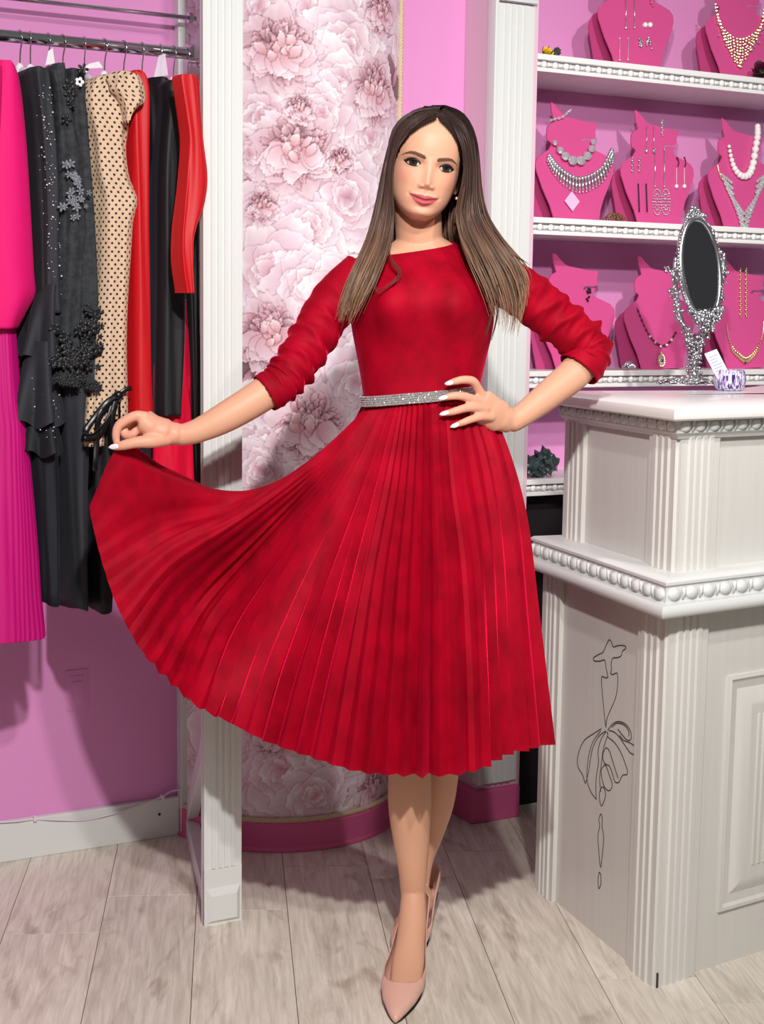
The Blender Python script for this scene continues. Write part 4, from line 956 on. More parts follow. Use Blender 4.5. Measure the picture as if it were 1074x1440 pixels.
def pilaster(face, s0, s1, z0, z1, off=0.0):
    d_, n_ = (dR, nR) if face == 'R' else (dL, nL)
    c = corner(off); mb = MB()
    if face == 'R': fluted(mb, c + d_ * s0, d_, n_, s1 - s0, z0, z1, 4, 0.0045, 0.010)
    else: fluted(mb, c + d_ * s1, -d_, n_, s1 - s0, z0, z1, 3, 0.0045, 0.010)
    o = mb.build('pilaster', M['white_warm'], counter); autosmooth(o, 20)
pilaster('R', -0.006, 0.098, 0.0, 0.745); pilaster('L', -0.006, 0.098, 0.0, 0.745)
pilaster('L', LL - 0.085, LL + 0.004, 0.0, 0.745)
pilaster('R', -0.004, 0.100, 0.812, 1.075, SB); pilaster('L', -0.004, 0.098, 0.812, 1.075, SB)
pilaster('L', LL - 0.15, LL - 0.06, 0.812, 1.075, SB)
# egg mouldings
egg0 = dart0 = None
def eggs(face, z, off, length, size=1.0, start=0.02):
    global egg0, dart0
    d_, n_ = (dR, nR) if face == 'R' else (dL, nL); c = corner(off); x = start
    while x < length - 0.01:
        M4 = frame(c + d_ * x + n_ * 0.0005 + UP * z, d_ * size, n_ * size, UP * size)
        if egg0 is None:
            egg0 = MB().ball((0, 0, 0), (0.0165, 0.010, 0.0115), 12, 8).build('egg', M['white'], counter, smooth=True); egg0.matrix_basis = M4
        else: inst(egg0, 'egg', counter, M4)
        M5 = frame(c + d_ * (x + 0.0225 * size) + UP * z, d_ * size, n_ * size, UP * size)
        if dart0 is None:
            dart0 = MB().tube([(0, 0.001, -0.0115), (0, 0.005, 0.0), (0, 0.004, 0.0115)], [0.0018, 0.0032, 0.0045], 7).build('dart', M['white'], counter, smooth=True); dart0.matrix_basis = M5
        else: inst(dart0, 'dart', counter, M5)
        x += 0.045 * size
eggs('L', 0.785, 0.030, LL + 0.05); eggs('R', 0.785, 0.030, LR)
eggs('L', 1.094, SB + 0.022, LL - 0.01, 0.85); eggs('R', 1.094, SB + 0.022, LR, 0.85)
# raised panel door on the right face
rp0 = corner(0) + dR * 0.165
def rpanel(x0, x1, z0, z1):
    mb = MB(); o = rp0
    def fr(a, y, z_off=0): return [o + dR * (x0 + a) + nR * y + UP * (z0 + a), o + dR * (x1 - a) + nR * y + UP * (z0 + a), o + dR * (x1 - a) + nR * y + UP * (z1 - a), o + dR * (x0 + a) + nR * y + UP * (z1 - a)]
    st = [(0, 0.0), (0.0, 0.006), (0.008, 0.008), (0.014, 0.003), (0.030, -0.006 + 0.006), (0.040, 0.004), (0.060, 0.011), (0.066, 0.011)]
    mb.loft([fr(a, y) for a, y in st], False)
    b_ = len(mb.v) - 4; mb.f.append((b_, b_ + 1, b_ + 2, b_ + 3)); mb.m.append(0)
    for x in (0.082, 0.098, 0.114):
        mb.box(o, dR, nR, UP, x0 + x, x0 + x + 0.008, 0.010, 0.013, z0 + 0.085, z1 - 0.085, bev=0.0012)
    return mb
o = rpanel(0.0, 0.62, 0.115, 0.60).build('door_panel', M['white_warm'], counter); autosmooth(o, 25)
# line drawing of a lady in a hat and a leaf skirt, drawn on the left face
M['ink'] = mat('drawing_ink', (62, 54, 54), 0.6)
def onL(x, y, off=0.0006): return PP(x, y, kC + nL * off, nL)
ds = 354 / 927
def dpx(p): return (720 + p[0] * ds, 850 + p[1] * ds)
strokes = [
    [(353, 268), (346, 235), (340, 205), (322, 209), (302, 207), (300, 196), (318, 184), (334, 176), (346, 150), (357, 130), (366, 140), (372, 156), (392, 151), (413, 152), (418, 162), (406, 172), (400, 190), (385, 196), (370, 198), (364, 222), (366, 240), (362, 252), (370, 258), (384, 252), (388, 262), (388, 300), (380, 345), (362, 388), (349, 420), (345, 452)],
    [(353, 268), (344, 270), (330, 266), (329, 290), (333, 340), (338, 395), (343, 440), (345, 452)],
    [(352, 462), (370, 440), (390, 431), (412, 437), (430, 455), (438, 478), (436, 498), (422, 498), (405, 480), (392, 463), (388, 460)],
    [(356, 464), (376, 470), (396, 490), (416, 520), (434, 545), (448, 552), (454, 540), (448, 520), (430, 508), (410, 500), (396, 482)],
    [(366, 452), (384, 438), (404, 440), (420, 452), (430, 470), (428, 486)],
    [(328, 458), (296, 478), (266, 500), (248, 535), (240, 570), (243, 600), (258, 625), (266, 650), (270, 660)],
    [(326, 466), (300, 500), (284, 545), (276, 600), (276, 650), (290, 690), (308, 716)],
    [(270, 660), (280, 620), (288, 570), (296, 530), (312, 495), (330, 476), (345, 466)],
    [(345, 468), (326, 500), (316, 540), (318, 580), (310, 630), (308, 680), (310, 718)],
    [(348, 470), (352, 480), (336, 530), (328, 590), (322, 640), (326, 690)],
    [(350, 486), (378, 510), (400, 545), (414, 580), (424, 612), (422, 626), (408, 628), (400, 640)],
    [(400, 640), (392, 655), (378, 652), (368, 620), (358, 595), (344, 588), (334, 570), (336, 545), (346, 528), (358, 540), (368, 570), (380, 610), (390, 640)],
    [(340, 590), (328, 610), (330, 640), (338, 668), (352, 685), (364, 680), (368, 660), (358, 630), (348, 600), (340, 590)],
    [(330, 672), (322, 690), (322, 720), (328, 742), (338, 725), (344, 700), (338, 676), (330, 672)],
    [(326, 770), (319, 790), (322, 815), (316, 850), (318, 900), (325, 968), (332, 920), (337, 860), (331, 820), (331, 785), (326, 770)],
    [(320, 986), (316, 1010), (318, 1046), (326, 1030), (326, 995), (320, 986)]]
mb = MB()
for st in strokes:
    pts = [onL(*dpx(p)) for p in crom(st, 6 * len(st))]; mb.tube(pts, [(0.0011, 0.0006)] * len(pts), 5, flat=UP)
mb.build('line_drawing', M['ink'], counter)
q = MB().box(corner(0.002) , dR, nR, UP, -0.0045, -0.001, 0.0085, 0.0115, 0.0, 0.03).build('chipped_corner', M['ink'], counter)

# ------------------------------------------------------------------ table mirror on the counter
zt = 1.1337
mc = PZ(978, 541, zt)
mir = empty('table_mirror', mc, 'oval silver table mirror in an ornate scrolled frame on the counter', 'mirror')
# plate centre, turned away to the left
v0, v1 = P(972, 287, mc[1]), P(1000, 470, mc[1])
mcen = P(985, 378, mc[1] - 0.005)
hx = 0.0; 
ang_y = math.radians(26)
fx = np.array([math.cos(ang_y), math.sin(ang_y), 0.0])                   # the plate's width direction
tl = math.radians(5)
fz = UP + np.array([-0.14, 0.05, 0]); fz /= np.linalg.norm(fz)
fx = fx - fz * (fx @ fz); fx /= np.linalg.norm(fx); fn = np.cross(fx, fz)
if fn[1] > 0: fn = -fn
# half sizes so that the plate fits its outline in the shop
D_ = mc[1]; pxm = D_ / F_PX
half_h = 0.116; half_w = 0.052
def mpt(u, v, w_=0.0): return mcen + fx * u + fz * v + fn * w_
nE = 64
ring = lambda a, b, w_: [mpt(a * math.cos(t), b * math.sin(t), w_) for t in np.linspace(0, 2 * math.pi, nE, endpoint=False)]
M['mirror'] = mat('mirror_glass', (130, 130, 138), 0.03, 1.0)
mb = MB(); mb.loft([ring(half_w, half_h, -0.002), ring(half_w, half_h, 0.0)], True); mb.build('glass', M['mirror'], mir)
mb = MB(); mb.loft([ring(half_w - 0.001, half_h - 0.001, -0.008), ring(half_w - 0.001, half_h - 0.001, 0.002), ring(half_w + 0.003, half_h + 0.003, 0.006), ring(half_w + 0.010, half_h + 0.010, 0.004), ring(half_w + 0.014, half_h + 0.014, -0.002), ring(half_w + 0.012, half_h + 0.012, -0.010), ring(0.001, 0.001, -0.010)], True)
o = mb.build('oval_rim', M['silver'], mir, smooth=True)
def knobs(name, items, seed, parent=mir):
    rg = np.random.default_rng(seed); mb = MB()
    for p, r in items:
        a1 = rg.normal(size=3); a1 /= np.linalg.norm(a1); a2 = np.cross(a1, rg.normal(size=3)); a2 /= np.linalg.norm(a2); a3 = np.cross(a1, a2)
        mb.ball(np.array(p), (r * rg.uniform(0.9, 1.3), r * rg.uniform(0.6, 0.9), r * rg.uniform(0.6, 1.0)), 8, 6, (a1, a2, a3))
    return tag(mb.build(name, M['silver'], parent, smooth=True), kind='stuff')
rg = np.random.default_rng(17); it = []
for t in np.linspace(0, 2 * math.pi, 90, endpoint=False):
    it.append((mpt((half_w + 0.013 + rg.normal(0, 0.001)) * math.cos(t), (half_h + 0.013) * math.sin(t), rg.uniform(-0.004, 0.003)), rg.uniform(0.0035, 0.0062)))
knobs('leaf_border', it, 3)
it = []
for k in range(70):                                        # crest and foot of leaves
    u_ = rg.uniform(-1, 1); it.append((mpt(u_ * 0.030, half_h + 0.010 + 0.026 * (1 - abs(u_)) * rg.uniform(0, 1), rg.uniform(-0.006, 0.006)), rg.uniform(0.003, 0.006)))
for k in range(220):
    u_ = rg.uniform(-1, 1); it.append((mpt(u_ * 0.046, -half_h + 0.016 - 0.055 * (1 - u_ * u_) * rg.uniform(0, 1), rg.uniform(-0.008, 0.012)), rg.uniform(0.004, 0.0075)))
knobs('leaf_crest', it, 4)
# yoke arms from the stem to the pivots
stem_top = P(977, 490, mc[1]); 
pvL = mpt(-(half_w + 0.022), 0.012, -0.002); pvR = mpt(half_w + 0.022, 0.012, -0.002)
for pv, nm in ((pvL, 'yoke_arm'), (pvR, 'yoke_arm')):
    m1 = pv * 0.55 + stem_top * 0.45 + (pv - mcen) * 0.28 - UP * 0.01
    path = crom([stem_top - UP * 0.01, stem_top * 0.7 + m1 * 0.3 + (pv - mcen) * 0.08, m1, pv - UP * 0.02, pv + UP * 0.012], 30)
    mb = MB().tube(path, 0.0062, 8); mb.ball(pv + UP * 0.014, (0.005, 0.005, 0.010), 8, 6); mb.tube([pv, pv * 0.8 + mcen * 0.2], 0.0032, 8); o = mb.build(nm, M['silver'], mir, smooth=True)
    its = [(p + rg.normal(0, 0.0055, 3), rg.uniform(0.0035, 0.0072)) for p in path[:24] for _ in range(6)]
    knobs('arm_leaves', its, 6, o)
mb = MB().lathe(np.array([stem_top[0], stem_top[1], 0]), [(0.001, 1.137), (0.036, 1.137), (0.032, 1.145), (0.016, 1.155), (0.010, 1.166), (0.013, 1.172), (0.008, 1.180), (0.010, 1.19), (0.008, stem_top[2]), (0.001, stem_top[2] + 0.002)], 20); mb.build('stem', M['silver'], mir, smooth=True)
it = []
for k in range(130):
    t = rg.uniform(0, 6.28); z = rg.uniform(1.152, stem_top[2] + 0.03); r_ = rg.uniform(0.008, 0.018); it.append(((stem_top[0] + r_ * math.cos(t), stem_top[1] + r_ * math.sin(t), z), rg.uniform(0.003, 0.0065)))
for k in range(230):
    t = rg.uniform(0, 6.28); q_ = rg.uniform(0, 1) ** 0.6; a_ = 0.078 * (1 + 0.12 * math.sin(4 * t)); x, y = math.cos(t) * a_ * q_, math.sin(t) * a_ * 0.75 * q_
    it.append(((stem_top[0] - 0.012 + x, stem_top[1] + y, zt + 0.005 + 0.018 * (1 - q_) ** 1.2), rg.uniform(0.0036, 0.005)))
knobs('scroll_foot', it, 7)

# candle glass with lavender print and a card
c_ = PZ(1025, 549, zt)
def lav_mat():
    mt = mat('lavender_glass', (214, 206, 222), 0.12, coat=0.6); nt = mt.node_tree; L = nt.links.new
    tc = nt.nodes.new('ShaderNodeTexCoord'); mp = nt.nodes.new('ShaderNodeMapping'); mp.inputs['Scale'].default_value = (230, 230, 42); L(tc.outputs['Object'], mp.inputs[0])
    nz = nt.nodes.new('ShaderNodeTexNoise'); nz.inputs['Scale'].default_value = 1; nz.inputs['Detail'].default_value = 3; nz.inputs['Distortion'].default_value = 0.6; L(mp.outputs[0], nz.inputs['Vector'])
    rp = nt.nodes.new('ShaderNodeValToRGB'); e = rp.color_ramp.elements; e[0].position = 0.40; e[0].color = (*lin((58, 46, 92)), 1); e[1].position = 0.55; e[1].color = (*lin((216, 210, 226)), 1)
    x = rp.color_ramp.elements.new(0.47); x.color = (*lin((160, 136, 200)), 1)
    L(nz.outputs[0], rp.inputs[0]); L(rp.outputs[0], nt.nodes['Principled BSDF'].inputs['Base Color']); return mt
M['lav'] = lav_mat(); M['wax'] = mat('wax', (236, 232, 226), 0.5)
cg = empty('candle_glass', c_, 'round glass candle holder with a lavender pattern beside the mirror', 'candle holder')
mb = MB(); mb.lathe((0, 0, 0), [(0.001, 0.0), (0.026, 0.0), (0.033, 0.006), (0.0375, 0.020), (0.037, 0.034), (0.033, 0.046), (0.0315, 0.047), (0.030, 0.046), (0.0345, 0.034), (0.035, 0.02), (0.030, 0.008), (0.001, 0.006)], 36)
o = mb.build('glass_cup', M['lav'], None, smooth=True); o.location = c_; o.parent = cg; o.matrix_parent_inverse = cg.matrix_basis.inverted()
MB().lathe(c_, [(0.001, 0.007), (0.029, 0.008), (0.033, 0.022), (0.0325, 0.030), (0.001, 0.031)], 24).build('wax', M['wax'], cg, smooth=True)
M['card'] = mat('lilac_card', (206, 202, 226), 0.5); M['cardink'] = mat('card_print', (128, 122, 160), 0.5)
k0 = P(1010, 516, c_[1] - 0.01); k1 = P(996, 489, c_[1] + 0.012)
kz = (k1 - k0) / np.linalg.norm(k1 - k0); kx = np.array([0.93, 0.1, 0.34]); kx -= kz * (kx @ kz); kx /= np.linalg.norm(kx); kn = np.cross(kx, kz)
card = empty('price_card', k0, 'small lilac printed card standing in the candle holder', 'card')
MB().box(k0, kx, kn, kz, -0.0155, 0.0155, -0.0005, 0.0005, -0.026, 0.042).build('sheet', M['card'], card)
mb = MB()
for i in range(6): mb.box(k0, kx, kn, kz, -0.011, 0.011 - 0.003 * (i % 3), -0.0008, 0.0008, 0.028 - i * 0.0075, 0.0295 - i * 0.0075)
mb.build('print_lines', M['cardink'], card)
# ------------------------------------------------------------------ the woman
M['skin'] = mat('skin', (236, 190, 164), 0.48, vcol=True, sss=0.12, spec=0.35)
M['velvet'] = mat('red_velvet', (168, 0, 33), 0.68, sheen=0.85, sheen_tint=(255, 26, 82), sheen_rough=0.28, spec=0.12, bump=0.25, bscale=420, var=((126, 0, 20), (22, 22, 14), 0.8))
M['hair'] = mat('brown_hair', (60, 40, 34), 0.45, vcol=True, spec=0.4)
M['nail'] = mat('nail_white', (240, 236, 236), 0.15, coat=0.6)
M['shoe'] = mat('nude_leather', (222, 172, 156), 0.32, coat=0.15)
M['sole'] = mat('dark_sole', (52, 40, 36), 0.6)
M['lash'] = mat('lash_dark', (26, 18, 17), 0.5)
M['eye'] = mat('eye', (230, 225, 222), 0.08, vcol=True, coat=0.7)

# --- head: sections from chin to crown, with the features modelled on the front (cm, origin between the ears)
HS = 0.0097
hz = [-10.2, -9.9, -9.35, -8.7, -7.9, -6.5, -5, -3, -1, 1, 2.5, 4, 6, 8, 9.5, 10.5, 11]
hF = [6.2, 7.6, 8.35, 8.55, 8.5, 8.65, 8.85, 8.95, 8.9, 9.05, 9.3, 9.3, 8.9, 7.7, 5.9, 3.6, 1.5]
hw = [1.2, 2.2, 3.0, 3.85, 4.55, 5.5, 6.1, 6.6, 6.85, 7.0, 7.1, 7.1, 6.85, 6.0, 4.7, 3.1, 1.2]
hc = [4.5, 4.0, 3.4, 2.8, 2.2, 1.3, 0.6, 0.2, 0, 0, 0, -0.3, -0.5, -0.8, -1, -1, -1]
hB = [2.5, 1.5, 0.5, -0.8, -2, -4, -6, -7.6, -8.6, -9.2, -9.4, -9.4, -9.0, -7.8, -6.2, -4.2, -2.2]
def sm_interp(z, tab):                                   # smoothed table
    z = np.asarray(z, float); t = 0
    for d, wgt in ((-0.7, 1), (-0.35, 2), (0, 3), (0.35, 2), (0.7, 1)): t = t + wgt * np.interp(z + d, hz, tab)
    return t / 9
def G(x, z, x0, z0, sx, sz, a): return a * np.exp(-((x - x0) / sx) ** 2 - ((z - z0) / sz) ** 2)
def G2(x, z, x0, z0, sx, sz, a): return G(x, z, x0, z0, sx, sz, a) + G(x, z, -x0, z0, sx, sz, a)
def mouth_line(x): return -6.45 + 0.080 * x * x - 0.10 * np.exp(-(x / 0.55) ** 2)
def feat(x, z):
    f = 0
    nh = np.interp(z, [-4.7, -4.4, -4.0, -3.5, -3.0, -2.2, -1.2, 0.0, 0.9, 1.8], [0, 0.12, 0.46, 0.88, 1.00, 0.92, 0.70, 0.42, 0.22, 0.0])
    nw = np.interp(z, [-4.6, -3.8, -2.5, -1, 0.8], [0.92, 0.92, 0.86, 0.84, 0.95])
    f = f + nh * np.exp(-(np.abs(x) / nw) ** 2)
    f = f + G(x, z, 0, -3.72, 0.86, 0.70, 0.62) + G2(x, z, 1.12, -4.02, 0.46, 0.40, 0.62) + G2(x, z, 0.62, -4.55, 0.24, 0.15, -0.28)
    f = f + G2(x, z, 3.2, 0.05, 1.55, 0.80, -0.72) + G2(x, z, 1.65, 0.1, 0.55, 0.6, -0.40) + G2(x, z, 3.2, 0.0, 1.15, 0.62, 0.36)
    f = f + G2(x, z, 3.0, 1.7, 1.9, 0.5, 0.16)
    f = f + G2(x, z, 4.2, -2.7, 1.6, 1.5, 0.30) + G2(x, z, 2.7, -4.7, 0.55, 1.1, -0.10)
    ml = mouth_line(x); mk = np.clip(1 - (np.abs(x) / 2.9) ** 3, 0, 1)
    f = f + G(x, z, 0, -6.5, 2.3, 1.3, 0.30)
    up = ml + 0.42; lo = ml - 0.58
    f = f + mk * (0.34 * np.exp(-((z - up) / 0.30) ** 2) * (0.75 + 0.25 * np.exp(-((np.abs(x) - 0.7) / 0.5) ** 2)) + 0.50 * np.exp(-((z - lo) / 0.42) ** 2) * np.exp(-(x / 1.9) ** 2) - 0.24 * np.exp(-((z - ml) / 0.12) ** 2))
    f = f + G2(x, z, 2.95, -5.75, 0.4, 0.4, -0.16)
    f = f + G(x, z, 0, -7.95, 1.3, 0.38, -0.22) + G(x, z, 0, -9.0, 1.3, 0.75, 0.26) + G(x, z, 0, -5.35, 0.26, 0.45, -0.10)
    return f
def head_pt(z, a):
    yF, w_, yc, yB = (sm_interp(z, t) for t in (hF, hw, hc, hB))
    sx, cy = np.sin(a), np.cos(a)
    x = w_ * np.sign(sx) * np.abs(sx) ** 0.90
    y = np.where(cy > 0, yc + (yF - yc) * np.abs(cy) ** 0.95, yc + (yc - yB) * cy)
    wt = np.clip(cy * 3, 0, 1)
    return np.stack([x, y + feat(x, z) * wt, z + 0 * x], -1)
def face_y(x, z):
    x = np.asarray(x, float); z = np.asarray(z, float)
    yF, w_, yc = (sm_interp(z, t) for t in (hF, hw, hc))
    s_ = np.clip(np.abs(x / w_), 0, 0.999) ** (1 / 0.90)
    return yc + (yF - yc) * np.sqrt(1 - s_ * s_) ** 0.95 + feat(x, z)
t_roll, yaw = math.radians(9.5), 0.10
hFv = np.array([math.sin(yaw), -math.cos(yaw), -0.055]); hFv /= np.linalg.norm(hFv)
hU = np.array([math.sin(t_roll), 0, math.cos(t_roll)]); hU -= hFv * (hU @ hFv); hU /= np.linalg.norm(hU)
hX = np.cross(hU, hFv); hX /= np.linalg.norm(hX)
if hX[0] < 0: hX = -hX
H0 = P(604.5, 233, 2.895) - hFv * (8.6 * HS)
def H(p): p = np.asarray(p, float); return H0 + (p[..., 0:1] * hX + p[..., 1:2] * hFv + p[..., 2:3] * hU) * HS
def Hinv(q): d = (np.asarray(q) - H0) / HS; return np.stack([d @ hX, d @ hFv, d @ hU], -1)

body = MB()
zs = np.concatenate([np.linspace(-10.2, 10.0, 110), np.linspace(10.1, 11.0, 8)]); aa = np.linspace(0, 2 * math.pi, 120, endpoint=False)
body.loft([H(head_pt(np.full(120, z), aa)) for z in zs], True)
for sg in (-1, 1):                                       # ears, mostly under the hair
    body.ball(H(np.array([sg * 7.0, -0.6, -1.2])), (0.006, 0.014, 0.029), 12, 8, (hX, hFv, hU))
# torso: (y, left, right, depth centre, front, back)
TORSO = [(336, 556, 628, 3.015, .046, .050), (346, 540, 646, 3.015, .052, .056), (356, 515, 675, 3.015, .062, .066), (368, 497, 692, 3.01, .074, .076), (390, 491, 696, 3.00, .092, .084), (412, 491, 695, 3.00, .104, .086),
         (440, 493, 694, 3.00, .108, .086), (470, 497, 690, 3.00, .104, .084), (500, 503, 683, 3.00, .095, .080), (535, 509, 675, 3.00, .087, .076), (566, 513, 671, 3.00, .083, .074), (580, 512, 674, 3.0, .083, .076)]
def torso_ring(row, grow=0.0, n=72, bust=0.0):
    y, xl, xr, Y, df, db = row; a_, b_ = P(xl, y, Y), P(xr, y, Y); c_ = (a_ + b_) / 2; hw_ = (b_[0] - a_[0]) / 2 + grow; out = []
    for j in range(n):
        q = 2 * math.pi * j / n; s_, k = math.sin(q), math.cos(q)
        x = hw_ * math.copysign(abs(s_) ** 0.88, s_); yy = -(df + grow) * abs(k) ** 0.85 if k > 0 else (db + grow) * abs(k) ** 0.9
        if k > 0 and bust:
            for bx in (-0.066, 0.066):
                yy -= bust * math.exp(-((x - bx) / 0.046) ** 2 - ((y - 428) / 40) ** 2) * min(1, k * 2.5)
            yy -= 0.3 * bust * math.exp(-(x / 0.05) ** 2 - ((y - 420) / 40) ** 2) * min(1, k * 2.5)
        out.append(np.array([c_[0] + x, Y + yy, c_[2] + (b_[2] - a_[2]) * 0.5 * s_]))
    return out
def fine_rows(rows, n): return crom(np.array(rows, float), n)
LOW = [(600, 505, 688, 3.01, .095, .085), (650, 498, 700, 3.02, .105, .10), (700, 496, 704, 3.03, .10, .11), (740, 505, 700, 3.03, .085, .09)]
body.loft([torso_ring(r_, -0.009 if r_[0] > 362 else -0.004) for r_ in fine_rows(TORSO + LOW, 50)], True)
nk0, nk1 = P(590, 352, 3.015), H0 + hU * (-6.5 * HS) - hFv * (1.2 * HS)
body.tube(crom([nk0 - UP * 0.03, nk0, nk0 * 0.5 + nk1 * 0.5 + np.array([0, 0.0, 0]), nk1], 16), [0.066, 0.058] + [0.0450] * 14, 32)
ARM_L = [(505, 378, 3.005), (470, 425, 2.99), (437, 480, 2.965), (408, 524, 2.945), (372, 553, 2.925), (320, 585, 2.905), (280, 605, 2.893), (256, 612, 2.888)]
ARM_R = [(690, 378, 3.005), (735, 413, 3.02), (783, 452, 3.045), (828, 487, 3.06), (812, 520, 3.045), (775, 552, 3.01), (742, 578, 2.985), (722, 592, 2.97)]
def limb(pts, rad, n, seg=30):
    pp = crom([P(*q) for q in pts], seg); rr = crom([[r_, r_] if not hasattr(r_, '__len__') else r_ for r_ in rad], seg)
    body.tube(pp, [tuple(r_) for r_ in rr], n); body.ball(pp[-1], float(rr[-1].mean()) * 0.98, 16, 12)
limb(ARM_L, [.030, .034, .036, .0335, .0325, .0295, .0235, .0205], 24, 40)
limb(ARM_R, [.030, .034, .036, .0335, .0335, .0295, .0245, .0215], 24, 40)
# left hand: pinching the skirt, seen from the thumb side
def finger(pts, rad, seg=18):
    pp = crom([P(*q) for q in pts], seg); rr = crom([[r_] for r_ in rad], seg)[:, 0]
    body.tube(pp, list(rr), 14); body.ball(pp[-1], rr[-1] * 0.99, 12, 8); body.ball(pp[0], rr[0] * 0.99, 12, 8)
    return pp
nails = []
body.tube(crom([P(258, 612, 2.888), P(240, 609, 2.884), P(220, 604, 2.88), P(204, 594, 2.878), P(197, 590, 2.878)], 16), [(.0195, .0195)] * 2 + [(.0215, .024)] * 3 + [(.0255, .030)] * 4 + [(.024, .033)] * 4 + [(.017, .032), (.012, .029), (.006, .02)], 24, flat=UP)
body.ball(P(226, 616, 2.868), (.026, .016, .017), 16, 10)
finger([(204, 586, 2.860), (190, 585, 2.855), (172, 594, 2.852), (165, 602, 2.851), (163, 613, 2.851), (164, 622, 2.852)], [.0105, .0098, .0092, .0085, .0078, .0066])
finger([(204, 588, 2.878), (188, 589, 2.873), (174, 599, 2.870), (176, 611, 2.866), (186, 611, 2.862), (191, 606, 2.862)], [.0102, .0096, .009, .0088, .0086, .0078])
finger([(207, 592, 2.896), (194, 596, 2.894), (184, 606, 2.892), (188, 617, 2.886), (198, 617, 2.880)], [.0098, .009, .0086, .008, .0072])
finger([(212, 598, 2.910), (202, 604, 2.911), (195, 612, 2.910), (200, 621, 2.902)], [.0088, .008, .0074, .0066])
th = finger([(246, 614, 2.882), (216, 620, 2.855), (192, 622, 2.845), (174, 626, 2.842), (162, 629, 2.843)], [.0145, .0135, .0110, .0096, .0066])
nails.append((P(164, 627.5, 2.8355), P(155, 629, 2.840), 0.0052))
# right hand: spread on the waist
body.tube(crom([P(726, 589, 2.972), P(712, 590, 2.960), P(696, 583, 2.944), P(680, 573, 2.930), P(670, 566, 2.922)], 16), [(.0205, .0185)] * 3 + [(.026, .0165)] * 3 + [(.032, .0145)] * 4 + [(.033, .0125)] * 4 + [(.029, .010), (.022, .007)], 24, flat=(-.45, 0, -.9))
rh = [([(681, 561, 2.928), (672, 547, 2.918), (665, 536, 2.906), (652, 534, 2.898), (641, 536, 2.895), (632, 538.5, 2.895)], [.0095, .0092, .0086, .008, .0072, .0056], ((635, 538, 2.8895), (627, 539.5, 2.892))),
      ([(678, 566, 2.924), (663, 561, 2.908), (649, 557, 2.898), (636, 557, 2.893), (624, 559.5, 2.892)], [.0098, .0092, .0084, .0075, .0056], ((627, 558.5, 2.8865), (618, 560.5, 2.889))),
      ([(682, 576, 2.924), (667, 573, 2.906), (654, 574, 2.896), (640, 578, 2.890), (626, 581.5, 2.890)], [.0096, .009, .0082, .0074, .0055], ((629, 580, 2.8845), (620, 582.5, 2.887))),
      ([(690, 587, 2.930), (676, 586, 2.912), (663, 589.5, 2.902), (651, 594, 2.896), (640, 598, 2.896)], [.009, .0083, .0076, .0068, .005], ((643, 597, 2.8905), (635, 600, 2.893)))]
for pts, rad, nl in rh:
    finger(pts, rad); nails.append((P(*nl[0]), P(*nl[1]), 0.0044))
finger([(706, 580, 2.972), (697, 568, 2.998), (688, 560, 3.022), (680, 556, 3.045)], [.0135, .0115, .0095, .0075])
# legs and feet
def leg(pts, rad, seg=44):
    pp = crom(pts, seg); rr = crom([[r_, r_] if not hasattr(r_, '__len__') else r_ for r_ in rad], seg)
    body.tube(pp, [tuple(r_) for r_ in rr], 28, flat=(1, 0, 0)); body.ball(pp[-1], tuple([float(rr[-1][0])] * 2 + [float(rr[-1][1])]), 14, 8)
leg([P(566, 690, 3.01), P(572, 860, 2.97), P(577, 1020, 2.95), P(576, 1075, 2.948), P(576, 1130, 2.955), P(578, 1180, 2.96), P(580, 1225, 2.957), PZ(581, 1266, .128)], [.078, .066, .0475, .0425, .0432, .0368, .0285, .0245])
leg([PZ(581, 1258, .142), PZ(580, 1290, .108), PZ(577, 1325, .075), PZ(573, 1362, .044), PZ(569, 1398, .022), PZ(562, 1420, .014)], [(.0245, .026), (.0275, .027), (.0285, .024), (.0315, .018), (.028, .012), (.013, .008)])
leg([PZ(581, 1266, .128), PZ(582, 1280, .10), PZ(583, 1285, .085)], [.023, .025, .022], 12)
leg([P(622, 690, 3.03), P(630, 860, 3.03), P(624, 1020, 3.04), P(616, 1075, 3.045), P(610, 1125, 3.06), P(601, 1168, 3.065), P(591, 1208, 3.06), PZ(587, 1246, .122)], [.078, .066, .047, .0445, .0425, .0350, .0272, .0235])
leg([PZ(587, 1240, .134), PZ(585, 1268, .09), PZ(580, 1295, .055), PZ(573, 1320, .025), PZ(568, 1338, .014)], [(.0235, .025), (.028, .025), (.032, .02), (.032, .013), (.014, .008)])
leg([PZ(587, 1246, .122), PZ(592, 1262, .095), PZ(595, 1270, .082)], [.022, .024, .020], 12)

tmp = body.build('person', M['skin'])
def voxel(o, size, smooth_it=2):
    md = o.modifiers.new('r', 'REMESH'); md.mode = 'VOXEL'; md.voxel_size = size; md.use_smooth_shade = True
    if smooth_it:
        ms = o.modifiers.new('s', 'SMOOTH'); ms.factor = 0.5; ms.iterations = smooth_it
    dg = bpy.context.evaluated_depsgraph_get(); ev = o.evaluated_get(dg); me = bpy.data.meshes.new_from_object(ev)
    old = o.data; o.modifiers.clear(); o.data = me; bpy.data.meshes.remove(old); return o
voxel(tmp, 0.0024, 4)
person = tmp
